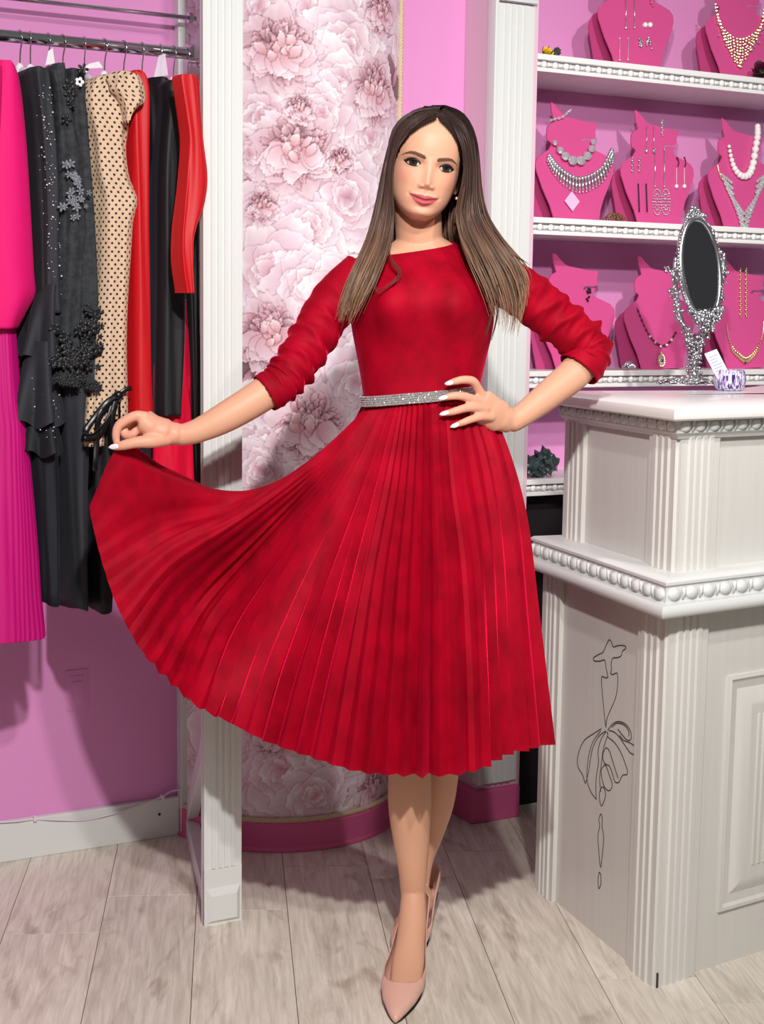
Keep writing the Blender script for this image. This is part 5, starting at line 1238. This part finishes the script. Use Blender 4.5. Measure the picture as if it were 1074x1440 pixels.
# finer triangles and exact features on the face
bm = bmesh.new(); bm.from_mesh(person.data)
def face_box(q): return (abs(q[0]) < 6.6) & (q[1] > 3.0) & (q[2] > -10.2) & (q[2] < 7.5)
for _ in range(1):
    co = np.array([v.co[:] for v in bm.verts]); L_ = Hinv(co); msk = (np.abs(L_[:, 0]) < 5.9) & (L_[:, 1] > 5.0) & (L_[:, 2] > -9.8) & (L_[:, 2] < 4.5)
    ed = [e for e in bm.edges if msk[e.verts[0].index] and msk[e.verts[1].index]]
    bmesh.ops.subdivide_edges(bm, edges=ed, cuts=1, use_grid_fill=True); bm.verts.index_update()
bm.to_mesh(person.data); bm.free()
me = person.data; nv = len(me.vertices); co = np.zeros(nv * 3, np.float32); me.vertices.foreach_get('co', co); co = co.reshape(-1, 3).astype(float)
L_ = Hinv(co); x, y, z = L_.T
inb = (np.abs(x) < 6.3) & (y > 2.5) & (z > -10.6) & (z < 7.8)
fy = face_y(x[inb], z[inb]); dlt = fy - y[inb]
wgt = np.clip((6.0 - np.abs(x[inb])) / 0.9, 0, 1) * np.clip((z[inb] + 10.4) / 1.0, 0, 1) * np.clip((7.5 - z[inb]) / 1.2, 0, 1) * (np.abs(dlt) < 0.9)
y2 = y.copy(); y2[inb] = y[inb] + dlt * wgt
co = H(np.stack([x, y2, z], -1)); me.vertices.foreach_set('co', co.astype(np.float32).ravel()); me.update()
# skin colours: lips, brows, blush, make-up
skin = np.tile(np.array([216, 162, 134.]) / 255, (nv, 1))
def mixc(mask, rgb): 
    m_ = np.clip(mask, 0, 1)[:, None]; skin[:] = skin * (1 - m_) + np.array(rgb) / 255 * m_
Lz = Hinv(co); x, y, z = Lz.T; ax_ = np.abs(x); front = (y > 3.5).astype(float) * (np.abs(z) < 12)
hand = ((co[:, 0] < -0.36) | ((co[:, 0] > 0.1) & (co[:, 2] < 1.2) & (co[:, 2] > 1.02) & (co[:, 0] < 0.2)))
mixc(0.35 * hand, (226, 156, 136))
mixc(0.5 * (co[:, 2] < 0.6), (206, 156, 126))
mixc(0.38 * front * np.exp(-((ax_ - 4.7) / 1.5) ** 2 - ((z + 2.6) / 1.4) ** 2), (226, 136, 122))
mixc(0.22 * front * np.exp(-(x / 0.9) ** 2 - ((z + 3.8) / 0.8) ** 2), (230, 150, 132))
mixc(0.72 * front * np.exp(-((ax_ - 3.6) / 1.7) ** 2 - ((z - 0.62) / 0.50) ** 2), (140, 88, 72))
mixc(0.35 * front * np.exp(-((ax_ - 3.4) / 1.5) ** 2 - ((z + 0.62) / 0.28) ** 2), (168, 110, 96))
ml = mouth_line(x); au = np.clip(1 - (ax_ / 3.0) ** 1.6, 0, 1); al = np.clip(1 - (ax_ / 2.8) ** 2.0, 0, 1)
top = ml + 0.88 * au - 0.12 * np.exp(-(x / 0.28) ** 2) * au; bot = ml - 1.22 * al
lip = np.clip((top - z) / 0.14 + 0.5, 0, 1) * np.clip((z - bot) / 0.14 + 0.5, 0, 1) * (ax_ < 3.0) * front
mixc(lip, (186, 84, 92)); mixc(0.75 * lip * np.exp(-((z - ml) / 0.09) ** 2), (104, 36, 44)); mixc(0.3 * lip * (z > ml), (160, 62, 72))
bc = np.interp(ax_, [1.15, 2.2, 3.3, 4.1, 4.9, 5.5], [1.22, 1.52, 1.78, 1.80, 1.50, 1.10]); bt = np.interp(ax_, [1.0, 1.35, 2.5, 4.0, 5.3, 5.6], [0.05, 0.36, 0.36, 0.28, 0.11, 0.02])
brow = np.clip((bt - np.abs(z - bc)) / 0.12 + 0.5, 0, 1) * (ax_ > 1.05) * (ax_ < 5.55) * front
mixc(0.94 * brow * (0.82 + 0.18 * np.sin(x * 9 + z * 12)), (66, 44, 38))
hl = np.interp(ax_, [0, 0.25, 0.6, 1.5, 3.0, 4.6, 5.8, 6.3, 8], [9.6, 8.6, 8.2, 7.6, 6.5, 4.8, 2.4, -0.2, -9])
mixc(np.clip((z - hl) / 0.5 + 0.5 + 0.12 * np.sin(x * 14), 0, 1) * (np.abs(z) < 12.5) * ((y > 0) & (np.abs(x) < 8)), (50, 33, 28))
lin3 = np.where(skin <= 0.04045, skin / 12.92, ((skin + 0.055) / 1.055) ** 2.4)
at = me.color_attributes.new('Col', 'FLOAT_COLOR', 'POINT'); at.data.foreach_set('color', np.hstack([lin3, np.ones((nv, 1))]).astype(np.float32).ravel())
me.polygons.foreach_set('use_smooth', np.ones(len(me.polygons), dtype=bool)); me.materials.clear(); me.materials.append(M['skin'])
tag(person, 'woman in a red pleated velvet dress holding out her skirt, hand on waist', 'person')

# eyes: almond surfaces with sclera, iris and pupil; lash lines
for sg in (-1, 1):
    ex, nu, nv_ = 3.2, 41, 25
    def up_(u): return 0.63 * np.clip(1 - np.abs(u + 0.08) ** 2.1, 0, 1) ** 0.8 + 0.16 * u
    def lo_(u): return -0.50 * np.clip(1 - np.abs(u - 0.1) ** 2.2, 0, 1) ** 0.9 + 0.16 * u
    vs, cs, fs = [], [], []
    for i in range(nu):
        u = -1 + 2 * i / (nu - 1)
        for j in range(nv_):
            v = j / (nv_ - 1); zz = lo_(u) + (up_(u) - lo_(u)) * v; xx = ex + 1.46 * u
            yy = face_y(sg * xx, zz) + 0.05 + 0.10 * (1 - u * u)
            vs.append(H(np.array([sg * xx, yy, zz])))
            r_ = math.hypot(1.46 * u - (0.04 if sg > 0 else -0.02) * 1, zz - 0.12); 
            c_ = np.array([168, 156, 152.]) if abs(u) < 0.74 else np.array([140, 104, 96.])
            if r_ < 0.78: c_ = np.array([30, 27, 24.])
            if r_ < 0.64: c_ = np.array([50, 45, 38.])
            if r_ < 0.34: c_ = np.array([14, 12, 12.])
            cs.append(lin(c_))
    fs = [(i * nv_ + j, i * nv_ + j + 1, (i + 1) * nv_ + j + 1, (i + 1) * nv_ + j) for i in range(nu - 1) for j in range(nv_ - 1)]
    mesh_obj('eye', vs, fs, M['eye'], person, True, cs)
    mb = MB()
    us = np.linspace(-1.0, 1.16, 30)
    def lidpt(u, fn, dz=0.0):
        uc = min(1.0, u); zz = fn(uc) + (0.10 * (u - 1) / 0.16 if u > 1 else 0) + dz; xx = ex + 1.46 * u
        return H(np.array([sg * xx, face_y(sg * xx, zz) + 0.16 + 0.08 * max(0, 1 - uc * uc), zz]))
    mb.tube([lidpt(u, up_, 0.05) for u in us], [(0.0006 + 0.0020 * min(1, (u + 1) * 1.2) * (1 if u < 1 else 0.4), 0.0006) for u in us], 6, flat=hU)
    mb.build('lash_line', M['lash'], person, smooth=True)
    mb = MB(); us = np.linspace(-0.6, 1.0, 18); mb.tube([lidpt(u, lo_, -0.03) for u in us], [(0.00055, 0.0005)] * 18, 5, flat=hU); mb.build('lower_lash_line', M['lash'], person, smooth=True)
for p0, p1, r_ in nails:
    t = p1 - p0; Ln = np.linalg.norm(t); t /= Ln; sx = np.cross(t, np.array([0, -1.0, 0])); sx /= np.linalg.norm(sx); sn = np.cross(sx, t)
    mb = MB(); nn = 7
    rings = [[(p0 + p1) / 2 + t * (Ln * 0.75 * k) + sx * (r_ * wv * math.cos(q)) + sn * (0.0012 * math.sin(q)) for q in np.linspace(0, 2 * math.pi, 10, endpoint=False)] for k, wv in ((-1, 0.45), (-0.7, 0.9), (-0.2, 1.0), (0.3, 0.9), (0.7, 0.6), (1.0, 0.15))]
    mb.loft(rings, True); mb.build('fingernail', M['nail'], person, smooth=True)
MB().ball(P(642, 279, 2.93), 0.0032, 10, 8).build('ear_stud', M['gold'], person, smooth=True)

# --- bodice with sleeves: one velvet surface
bd = MB()
bd.loft([torso_ring(r_, 0.0, 96, 0.040) for r_ in fine_rows([(330, 566, 618, 3.015, .044, .048)] + TORSO[:-1] + [(574, 513, 671, 3.0, .083, .075)], 60)], True)
def ridge(t): return 1.0 - 2.0 * abs(math.sin(t / 2)) ** 0.75
def sleeve(pts, rad, seg, seed, wr):
    rg = np.random.default_rng(seed); pp = crom([P(*q) for q in pts], seg); rr = crom([[r_] for r_ in rad], seg)[:, 0]
    n = 48; rings = []; prev = None; cum = 0
    for i in range(seg):
        t = pp[min(i + 1, seg - 1)] - pp[max(i - 1, 0)]; t /= np.linalg.norm(t)
        a_ = (np.array([0, -1.0, 0]) if prev is None else prev); a_ = a_ - t * (a_ @ t); a_ /= np.linalg.norm(a_); prev = a_; b_ = np.cross(t, a_)
        f = i / (seg - 1); ring = []
        for j in range(n):
            q = 2 * math.pi * j / n
            amp = wr * max(0, math.sin(math.pi * min(1, max(0, (f - 0.12) / 0.82)))) ** 0.7
            wv = ridge(f * 60 + 2.2 * math.sin(q + 0.6) + 0.8 * math.sin(2 * q + 1)) * (0.65 + 0.35 * math.sin(q * 2 + f * 7)) + 0.3 * ridge(f * 97 + 3 * math.sin(q + 2))
            if f > 0.9: wv *= (1 - f) / 0.1
            r_ = rr[i] + amp * wv
            ring.append(pp[i] + (a_ * math.cos(q) + b_ * math.sin(q)) * r_)
        rings.append(ring)
    bd.loft(rings, True)
sleeve([(512, 384, 3.005)] + ARM_L[1:4] + [(392, 541, 2.934), (372, 553.5, 2.924)], [.044, .0455, .0445, .0415, .0385, .0365], 130, 1, .0066)
sleeve([(684, 384, 3.005), (735, 412, 3.02), (783, 450, 3.045), (824, 484, 3.06), (826, 503, 3.055), (813, 520, 3.046)], [.044, .0470, .0475, .0455, .0435, .0425], 130, 2, .0080)
bodice = bd.build('bodice', M['velvet'])
voxel(bodice, 0.0024, 1)
bm = bmesh.new(); bm.from_mesh(bodice.data)
# neckline: a boat neck cut, a little lower in front
pa, pb_, pc_ = P(531, 361, 2.955), P(653, 345, 2.955), P(592, 338, 3.08)
nrm = np.cross(pb_ - pa, pc_ - pa); nrm /= np.linalg.norm(nrm); nrm = nrm if nrm[2] > 0 else -nrm
sel = [f for f in bm.faces if (Vector(nrm).dot(f.calc_center_median() - Vector(pa)) > -0.02) and f.calc_center_median().z > 1.36]
geom = list({v for f in sel for v in f.verts}) + list({e for f in sel for e in f.edges}) + sel
bmesh.ops.bisect_plane(bm, geom=geom, plane_co=Vector(pa), plane_no=Vector(nrm), clear_outer=True, dist=1e-5)
wl, wr_ = P(513, 570, 3.0), P(671, 553, 3.0); wn = np.array([wl[2] - wr_[2], 0, wr_[0] - wl[0]]); wn /= np.linalg.norm(wn); wn = wn if wn[2] > 0 else -wn
sel = [f for f in bm.faces if f.calc_center_median().z < 1.20 and -0.10 < f.calc_center_median().x < 0.215 and f.calc_center_median().y > 2.8]
geom = list({v for f in sel for v in f.verts}) + list({e for f in sel for e in f.edges}) + sel
bmesh.ops.bisect_plane(bm, geom=geom, plane_co=Vector(wl), plane_no=Vector(-wn), clear_outer=True, dist=1e-5)
# cuffs open
for arm, (cx, cy, cY), (dx, dy, dY) in ((0, (372, 553.5, 2.924), (392, 541, 2.934)), (1, (813, 520, 3.046), (826, 503, 3.055))):
    c_ = Vector(P(cx, cy, cY)); d_ = (c_ - Vector(P(dx, dy, dY))).normalized()
    dele = [f for f in bm.faces if (f.calc_center_median() - c_).length < 0.047 and f.normal.dot(d_) > 0.8 and -0.005 < (f.calc_center_median() - c_).dot(d_) < 0.005]
    bmesh.ops.delete(bm, geom=dele, context='FACES')
bm.to_mesh(bodice.data); bm.free()
bodice.data.materials.clear(); bodice.data.materials.append(M['velvet']); bodice.data.polygons.foreach_set('use_smooth', np.ones(len(bodice.data.polygons), dtype=bool))
so = bodice.modifiers.new('thick', 'SOLIDIFY'); so.thickness = 0.0018; so.offset = 1
par(bodice, person)

# --- skirt
RIB = [
 [(672, 556, 3.0), (704, 610, 2.98), (733, 720, 2.97), (747, 870, 2.965), (763, 1045, 2.955)],
 [(657, 558, 2.945), (684, 640, 2.905), (706, 760, 2.88), (716, 900, 2.865), (724, 1060, 2.86)],
 [(630, 562, 2.922), (641, 680, 2.865), (656, 790, 2.835), (664, 930, 2.81), (668, 1082, 2.80)],
 [(600, 566, 2.917), (601, 680, 2.855), (602, 800, 2.815), (601, 940, 2.785), (600, 1092, 2.775)],
 [(575, 568, 2.919), (562, 690, 2.86), (546, 810, 2.82), (532, 950, 2.79), (518, 1086, 2.775)],
 [(555, 570, 2.926), (522, 690, 2.875), (488, 810, 2.845), (455, 940, 2.81), (428, 1063, 2.785)],
 [(540, 571, 2.937), (490, 680, 2.905), (430, 790, 2.90), (372, 910, 2.865), (334, 1022, 2.82)],
 [(528, 572, 2.95), (462, 665, 2.945), (378, 760, 3.02), (292, 860, 3.055), (240, 963, 2.86)],
 [(520, 573, 2.965), (440, 655, 2.965), (340, 728, 2.945), (240, 792, 2.91), (173, 870, 2.86)],
 [(516, 573, 2.98), (432, 650, 2.99), (330, 704, 3.01), (216, 722, 2.915), (138, 770, 2.86)],
 [(514, 573, 2.992), (436, 660, 3.03), (336, 693, 3.075), (238, 660, 2.96), (170, 630, 2.853), (126, 711, 2.862)],
 [(513, 572, 3.01), (440, 668, 3.075), (336, 706, 3.10), (250, 690, 3.02), (196, 672, 2.93), (160, 760, 2.93)],
 [(518, 568, 3.045), (470, 700, 3.13), (420, 800, 3.15), (365, 900, 3.15), (330, 985, 3.13)],
 [(560, 562, 3.075), (540, 700, 3.18), (520, 850, 3.23), (505, 1000, 3.25), (498, 1050, 3.25)],
 [(620, 556, 3.075), (620, 700, 3.18), (620, 850, 3.23), (615, 1000, 3.25), (612, 1058, 3.25)],
 [(655, 554, 3.045), (682, 650, 3.11), (702, 780, 3.14), (714, 930, 3.15), (720, 1035, 3.14)]]
NV = 72
rib = []
for r_ in RIB:
    p3 = np.array([P(*q) for q in r_]); fine = crom(p3, 400); cum = np.concatenate([[0], np.cumsum(np.linalg.norm(np.diff(fine, axis=0), axis=1))])
    rib.append(np.stack([np.interp(np.linspace(0, cum[-1], NV), cum, fine[:, k]) for k in range(3)], -1))
rib = np.array(rib)                                     # ribs x NV x 3
hem = rib[:, -1]; seg = np.linalg.norm(np.roll(hem, -1, 0) - hem, axis=1); seg = np.maximum(seg, 0.03)
cumr = np.concatenate([[0], np.cumsum(seg)]); TOT = cumr[-1]
NP_ = int(round(TOT / 0.0335)); SUB = 10; NU = NP_ * SUB
K = len(rib)
def periodic(u):                                        # smooth periodic blend over the ribs
    i = min(np.searchsorted(cumr, u, side='right') - 1, K - 1); t = (u - cumr[i]) / seg[i]
    i0, i1, i2, i3 = (i - 1) % K, i, (i + 1) % K, (i + 2) % K
    d0, d1, d2 = seg[i0], seg[i1], seg[i2]
    m1 = ((rib[i1] - rib[i0]) / d0 * d1 + (rib[i2] - rib[i1]) / d1 * d0) / (d0 + d1) * d1
    m2 = ((rib[i2] - rib[i1]) / d1 * d2 + (rib[i3] - rib[i2]) / d2 * d1) / (d1 + d2) * d1
    t2, t3 = t * t, t ** 3
    return rib[i1] * (2 * t3 - 3 * t2 + 1) + m1 * (t3 - 2 * t2 + t) + rib[i2] * (-2 * t3 + 3 * t2) + m2 * (t3 - t2)
US = np.arange(NU) * TOT / NU
base = np.array([periodic(u) for u in US])              # NU x NV x 3
du = np.roll(base, -3, 0) - np.roll(base, 3, 0); dv = np.gradient(base, axis=1)
nr = np.cross(du, dv); nr /= np.linalg.norm(nr, axis=2, keepdims=True) + 1e-12
cen = base.mean(axis=(0)); 
flip = np.sign(np.mean(nr[:int(NU * 0.2), NV // 2, 1])); nr = nr * (-flip)      # outward: towards the shop in front
f_ = np.linspace(0, 1, NV)
ph = (np.arange(NU) % SUB) / SUB
tri = np.where(ph < 0.60, ph / 0.60, (1 - ph) / 0.40) * 2 - 1
left = np.interp(US, [0, cumr[5], cumr[7], cumr[8], cumr[10], cumr[11], cumr[12], TOT], [1, 0.9, 0.34, 0.12, 0.09, 0.09, 0.8, 1])
amp = np.interp(f_, [0, 0.08, 0.3, 0.7, 1], [0.0024, 0.0036, 0.0062, 0.0105, 0.0135])
rgp = np.random.default_rng(3); var = 1 + 0.35 * np.repeat(rgp.normal(size=NP_), SUB)
disp = tri[:, None] * amp[None, :] * (left * np.clip(var, 0.3, 1.7))[:, None]
# broad soft folds, and pull folds running to the pinched point
big = 0.009 * np.sin(US / TOT * 2 * math.pi * 13 + 0.7)[:, None] * (f_[None, :] ** 1.2) * np.interp(US, [0, cumr[6], cumr[8], cumr[11], cumr[12], TOT], [1, 1, 0.15, 0.15, 1, 1])[:, None]
un = (US - cumr[9]) / (cumr[10] - cumr[8]); pull = 0.010 * np.sin(un * 13)[:, None] * np.exp(-((un - 0.2) / 0.55) ** 2)[:, None] * np.exp(-((f_[None, :] - 0.66) / 0.2) ** 2)
pts = base + nr * (disp + big + pull)[:, :, None]
vs = pts.reshape(-1, 3); fs = [(i * NV + j, ((i + 1) % NU) * NV + j, ((i + 1) % NU) * NV + j + 1, i * NV + j + 1) for i in range(NU) for j in range(NV - 1)]
skirt = mesh_obj('pleated_skirt', vs, fs, M['velvet'], person, False)
autosmooth(skirt, 32)
# --- glitter belt
bc_ = (wl + wr_) / 2; bh = 0.019
def belt_pt(q, h, off):
    x = (wr_[0] - wl[0]) / 2 + 0.003 + off; yf = 0.0875 + off; yb = 0.079 + off; s_, k = math.sin(q), math.cos(q)
    xx = x * math.copysign(abs(s_) ** 0.88, s_); yy = -yf * abs(k) ** 0.85 if k > 0 else yb * abs(k) ** 0.9
    return np.array([bc_[0] + xx, 3.0 + yy, bc_[2] + (wr_[2] - wl[2]) / 2 * s_]) + wn * h
M['glit'] = mat('glitter_band', (176, 172, 170), 0.3, 0.8, bump=1.0, bscale=900)
qs = np.linspace(0, 2 * math.pi, 120, endpoint=False)
belt = MB().loft([[belt_pt(q, h, o_) for q in qs] for h, o_ in ((-0.002, 0.0), (-0.002, 0.003), (bh - 0.001, 0.003), (bh - 0.001, 0.0))], False).build('belt', M['glit'], person, smooth=False)
M['strass'] = mat('rhinestone', (226, 226, 228), 0.08, 0.75)
mb = MB(); rg = np.random.default_rng(12)
for i in range(190):
    q = 2 * math.pi * i / 190
    for k in range(5):
        p = belt_pt(q + (0.0165 if k % 2 else 0), 0.0 + k * 0.0042, 0.0035); a1 = rg.normal(size=3); a1 /= np.linalg.norm(a1); a2 = np.cross(a1, [0.3, 0.5, 0.8]); a2 /= np.linalg.norm(a2)
        mb.ball(p, 0.0022, 5, 4, (a1, a2, np.cross(a1, a2)))
tag(mb.build('rhinestones', M['strass'], belt), kind='stuff')

# --- shoes
def shoe(toe, heel, W_=1.0, hh=0.066):
    toe, heel = np.array(toe, float), np.array(heel, float); toe[2] = heel[2] = 0; t = heel - toe; Ls = np.linalg.norm(t); t /= Ls; sx = np.cross(t, UP)
    ss = np.concatenate([np.linspace(0, 0.1, 8), np.linspace(0.11, 0.222, 10), np.linspace(0.225, 0.33, 30), np.linspace(0.345, 1.0, 34)])
    rings, sole = [], []
    for s_ in ss:
        wv = np.interp(s_, [0, .03, .08, .18, .30, .42, .55, .75, .92, 1.0], [.002, .010, .018, .031, .0395, .040, .034, .0285, .0275, .014]) * W_
        zs_ = hh * np.clip((s_ - 0.36) / 0.56, 0, 1) ** 1.25 + 0.004; zs_ = zs_ if s_ < 0.92 else hh + 0.004
        h_ = np.interp(s_, [0, .05, .15, .27, .36, .55, .8, 1.0], [.010, .020, .033, .046, .060, .064, .070, .082])
        A_ = np.interp(s_, [0, .225, .230, .265, .33, .5, 0.8, 1], [math.pi, math.pi, 0.90 * math.pi, 0.75 * math.pi, 0.63 * math.pi, .55 * math.pi, .58 * math.pi, .62 * math.pi])
        c_ = toe + t * (s_ * Ls); ring = []
        for q in np.linspace(-A_, A_, 33):
            xx = wv * math.copysign(abs(math.sin(q)) ** (0.72 if abs(q) < math.pi / 2 else 1.0), math.sin(q)); zz = zs_ + h_ / 2 * (1 - math.cos(q))
            ring.append(c_ + sx * xx + UP * zz)
        rings.append(ring); sole.append((c_, wv, zs_))
    mb = MB().loft(rings, False, False); mb.f.append(tuple(range(32, -1, -1))); mb.m.append(0); mb.f.append(tuple(range((len(rings) - 1) * 33, len(rings) * 33))); mb.m.append(0)
    o = mb.build('pump', M['shoe'], person, smooth=True); bm_ = bmesh.new(); bm_.from_mesh(o.data); bmesh.ops.remove_doubles(bm_, verts=bm_.verts[:], dist=2e-5); bm_.to_mesh(o.data); bm_.free(); so = o.modifiers.new('thick', 'SOLIDIFY'); so.thickness = 0.0016; so.offset = 0
    rr = [[c_ + sx * (wv * 0.86 * math.cos(q)) + UP * (zs_ - 0.0012 + 0.0022 * math.sin(q)) for q in np.linspace(0, 2 * math.pi, 10, endpoint=False)] for c_, wv, zs_ in sole]
    MB().loft(rr, True).build('sole', M['sole'], o, smooth=True)
    hc_ = toe + t * (Ls * 0.935)
    mb = MB().loft([[hc_ + t * (dx + a_ * math.cos(q)) + sx * (a_ * 1.1 * math.sin(q)) + UP * z for q in np.linspace(0, 2 * math.pi, 14, endpoint=False)] for z, a_, dx in ((0.0005, .0055, .006), (.004, .0052, .006), (.03, .007, .004), (.055, .013, 0.0), (hh + .008, .021, -.004))], True)
    mb.build('heel', M['shoe'], o, smooth=True)
    return o
shoe(PZ(555.5, 1438, 0.004), PZ(586, 1331, 0.0) + np.array([0, 0.0, 0]), 1.02)
shoe(PZ(562, 1352, 0.004), PZ(604, 1292, 0.0), 0.98)

# --- hair
def push(p, layer):
    q = Hinv(p); z = q[2]
    if z < -7 or z > 12.5: return p
    z = min(z, 10.9)
    yF, w_, yc, yB = (float(sm_interp(z, t)) for t in (hF, hw, hc, hB))
    ry = (yF - yc) if q[1] > yc else (yc - yB); rho = math.hypot(q[0] / w_, (q[1] - yc) / ry); lim = 1.03 + layer * 0.055
    if rho < lim and rho > 1e-3: k = lim / rho; q = np.array([q[0] * k, yc + (q[1] - yc) * k, q[2]])
    return H(q)
def guide(pts): return crom([P(*q) for q in pts], 26)
GL = [guide([(618, 158, 2.945), (592, 174, 2.915), (567, 196, 2.905), (554, 222, 2.91), (550, 258, 2.92), (552, 298, 2.93), (548, 335, 2.925), (536, 375, 2.865), (517, 415, 2.855), (497, 453, 2.87)]),
      guide([(615, 152, 2.965), (585, 160, 2.95), (560, 186, 2.95), (547, 230, 2.955), (540, 280, 2.955), (530, 330, 2.945), (512, 375, 2.90), (496, 415, 2.89), (485, 458, 2.895)]),
      guide([(612, 148, 2.99), (579, 157, 3.0), (554, 186, 3.0), (541, 230, 3.0), (532, 280, 3.0), (520, 330, 2.985), (501, 375, 2.94), (486, 415, 2.925), (477, 455, 2.92)]),
      guide([(612, 148, 3.03), (577, 162, 3.05), (555, 195, 3.06), (546, 250, 3.06), (540, 300, 3.05), (530, 340, 3.03), (508, 380, 2.96), (488, 425, 2.93), (479, 450, 2.93)])]
GR = [guide([(619, 158, 2.945), (637, 180, 2.915), (649, 203, 2.908), (653, 235, 2.915), (650, 265, 2.92), (644, 296, 2.93), (648, 330, 2.925), (664, 368, 2.875), (683, 408, 2.865), (696, 446, 2.87)]),
      guide([(622, 152, 2.965), (644, 166, 2.95), (660, 192, 2.95), (664, 235, 2.955), (662, 275, 2.955), (664, 310, 2.945), (684, 350, 2.91), (706, 392, 2.90), (718, 440, 2.91), (712, 478, 2.92)]),
      guide([(625, 148, 2.99), (651, 160, 3.0), (667, 190, 3.0), (672, 235, 3.0), (674, 275, 3.0), (684, 312, 2.99), (706, 346, 2.955), (726, 378, 2.95), (733, 420, 2.955), (726, 466, 2.95)]),
      guide([(625, 148, 3.03), (651, 165, 3.05), (667, 200, 3.06), (672, 250, 3.06), (680, 300, 3.05), (700, 335, 3.0), (722, 360, 2.965), (738, 382, 2.96), (742, 400, 2.96)])]
GB = [guide([(608, 148, 3.04), (575, 175, 3.06), (556, 220, 3.07), (548, 270, 3.07), (545, 320, 3.065), (538, 370, 3.09), (530, 410, 3.13)]),
      guide([(612, 148, 3.05), (590, 175, 3.075), (574, 220, 3.085), (566, 270, 3.075), (566, 320, 3.065), (560, 370, 3.10), (556, 410, 3.14)]),
      guide([(616, 148, 3.06), (612, 175, 3.09), (606, 220, 3.095), (602, 270, 3.085), (598, 320, 3.07), (596, 365, 3.11), (596, 410, 3.15)]),
      guide([(620, 148, 3.05), (636, 175, 3.08), (640, 220, 3.09), (636, 270, 3.065), (632, 320, 3.06), (640, 360, 3.10), (650, 410, 3.13)]),
      guide([(624, 148, 3.04), (652, 175, 3.06), (664, 220, 3.07), (664, 270, 3.06), (660, 320, 3.05), (668, 360, 3.085), (676, 405, 3.12)])]
hb = MB(); rg = np.random.default_rng(77)
def strands(guides, count, wave, spread, lenvar, layer=1.0, ra=0.0019):
    g = np.array(guides); kg = len(g)
    for i in range(count):
        a_ = rg.uniform(0, kg - 1); k = min(int(a_), kg - 2); u_ = a_ - k
        p = g[k] * (1 - u_) + g[k + 1] * u_
        L = rg.uniform(1 - lenvar, 1.0); n = 26; tt = np.linspace(0, L * 25, n); idx = np.minimum(tt.astype(int), 24); fr = (tt - idx)[:, None]
        p = p[idx] * (1 - fr) + p[idx + 1] * fr; f = np.linspace(0, L, n)
        off = rg.normal(0, spread, 3); ph_ = rg.uniform(0, 6.28, 2); ly = rg.uniform(0, layer)
        p = p + off[None, :] * (f ** 1.3)[:, None] + wave * np.stack([np.sin(f * 9 + ph_[0]), np.sin(f * 7 + ph_[1]), 0 * f], -1) * (f ** 1.5)[:, None]
        m_ = int(n * 0.62)
        p = np.array([push(q, ly) if j < m_ else q for j, q in enumerate(p)])
        br = rg.uniform(0.72, 1.3); c0, c1, c2 = np.array([44, 28, 24.]), np.array([84, 60, 50.]), np.array([158, 124, 98.])
        cc = [lin(np.clip(br * (c0 + (c1 - c0) * min(1, x_ / 0.55) + (c2 - c1) * max(0, (x_ - 0.55) / 0.45)), 0, 255)) for x_ in f]
        taper = np.clip((L - f) / (0.25 * L), 0.15, 1) * np.clip(0.5 + f * 4, 0, 1)
        hb.tube(p, [(ra * t, ra * 0.45 * t) for t in taper], 4, False, cc, flat=(1, 0.2, 0))
strands(GL, 520, 0.0022, 0.0045, 0.25)
strands(GR, 600, 0.0028, 0.0055, 0.28)
strands(GB, 420, 0.002, 0.006, 0.1)
# fine flyaway ends and the loop lying on the chest
for pts in ([(545, 350, 2.91), (551, 368, 2.885), (560, 380, 2.87), (557, 392, 2.862), (540, 405, 2.858), (526, 415, 2.858)], [(540, 352, 2.91), (530, 372, 2.885), (522, 392, 2.87), (528, 406, 2.86), (537, 412, 2.858)], [(672, 340, 2.93), (700, 352, 2.94), (728, 362, 2.95), (744, 372, 2.955)], [(690, 420, 2.88), (690, 445, 2.88), (682, 472, 2.885)], [(700, 400, 2.88), (700, 440, 2.88), (692, 478, 2.885)]):
    for k in range(6):
        j = rg.normal(0, 0.0016, 3); pp = crom([P(*q) + j * (0.4 + i * 0.25) for i, q in enumerate(pts)], 22); f = np.linspace(0.55, 0.95, 22)
        hb.tube(pp, [(0.0011 * t, 0.0007 * t) for t in np.clip((1.02 - np.linspace(0, 1, 22)) * 2, 0.15, 1)], 4, False, [lin((84, 56, 44))] * 22)
hair = hb.build('hair', M['hair'], person, smooth=True)
# scalp cover under the strands
cap_v, cap_f = [], []; nz2, na2 = 40, 96
zz = np.linspace(-6.5, 10.95, nz2)
for i, z in enumerate(zz):
    for q in np.linspace(0, 2 * math.pi, na2, endpoint=False):
        yF, w_, yc, yB = (float(sm_interp(z, t)) for t in (hF, hw, hc, hB)); s_, k = math.sin(q), math.cos(q)
        cap_v.append(H(np.array([w_ * 1.025 * math.copysign(abs(s_) ** 0.9, s_), yc + ((yF - yc) if k > 0 else (yc - yB)) * 1.025 * k, z + (0.1 if z > 9 else 0)])))
line = lambda x_: np.interp(abs(x_), [0, 0.3, 1.5, 3.0, 4.6, 5.8, 6.3, 8], [9.2, 9.0, 8.2, 7.1, 5.3, 2.8, 0.0, -9])
for i in range(nz2 - 1):
    for j in range(na2):
        ids = (i * na2 + j, i * na2 + (j + 1) % na2, (i + 1) * na2 + (j + 1) % na2, (i + 1) * na2 + j)
        c_ = Hinv(np.mean([cap_v[k] for k in ids], axis=0))
        if c_[1] > 0.5 and c_[2] < line(c_[0]): continue
        cap_f.append(ids)
cap_f.append(tuple((nz2 - 1) * na2 + j for j in range(na2)))
mesh_obj('hair_under', cap_v, cap_f, M['hair'], hair, True, [lin((44, 29, 25))] * len(cap_v))
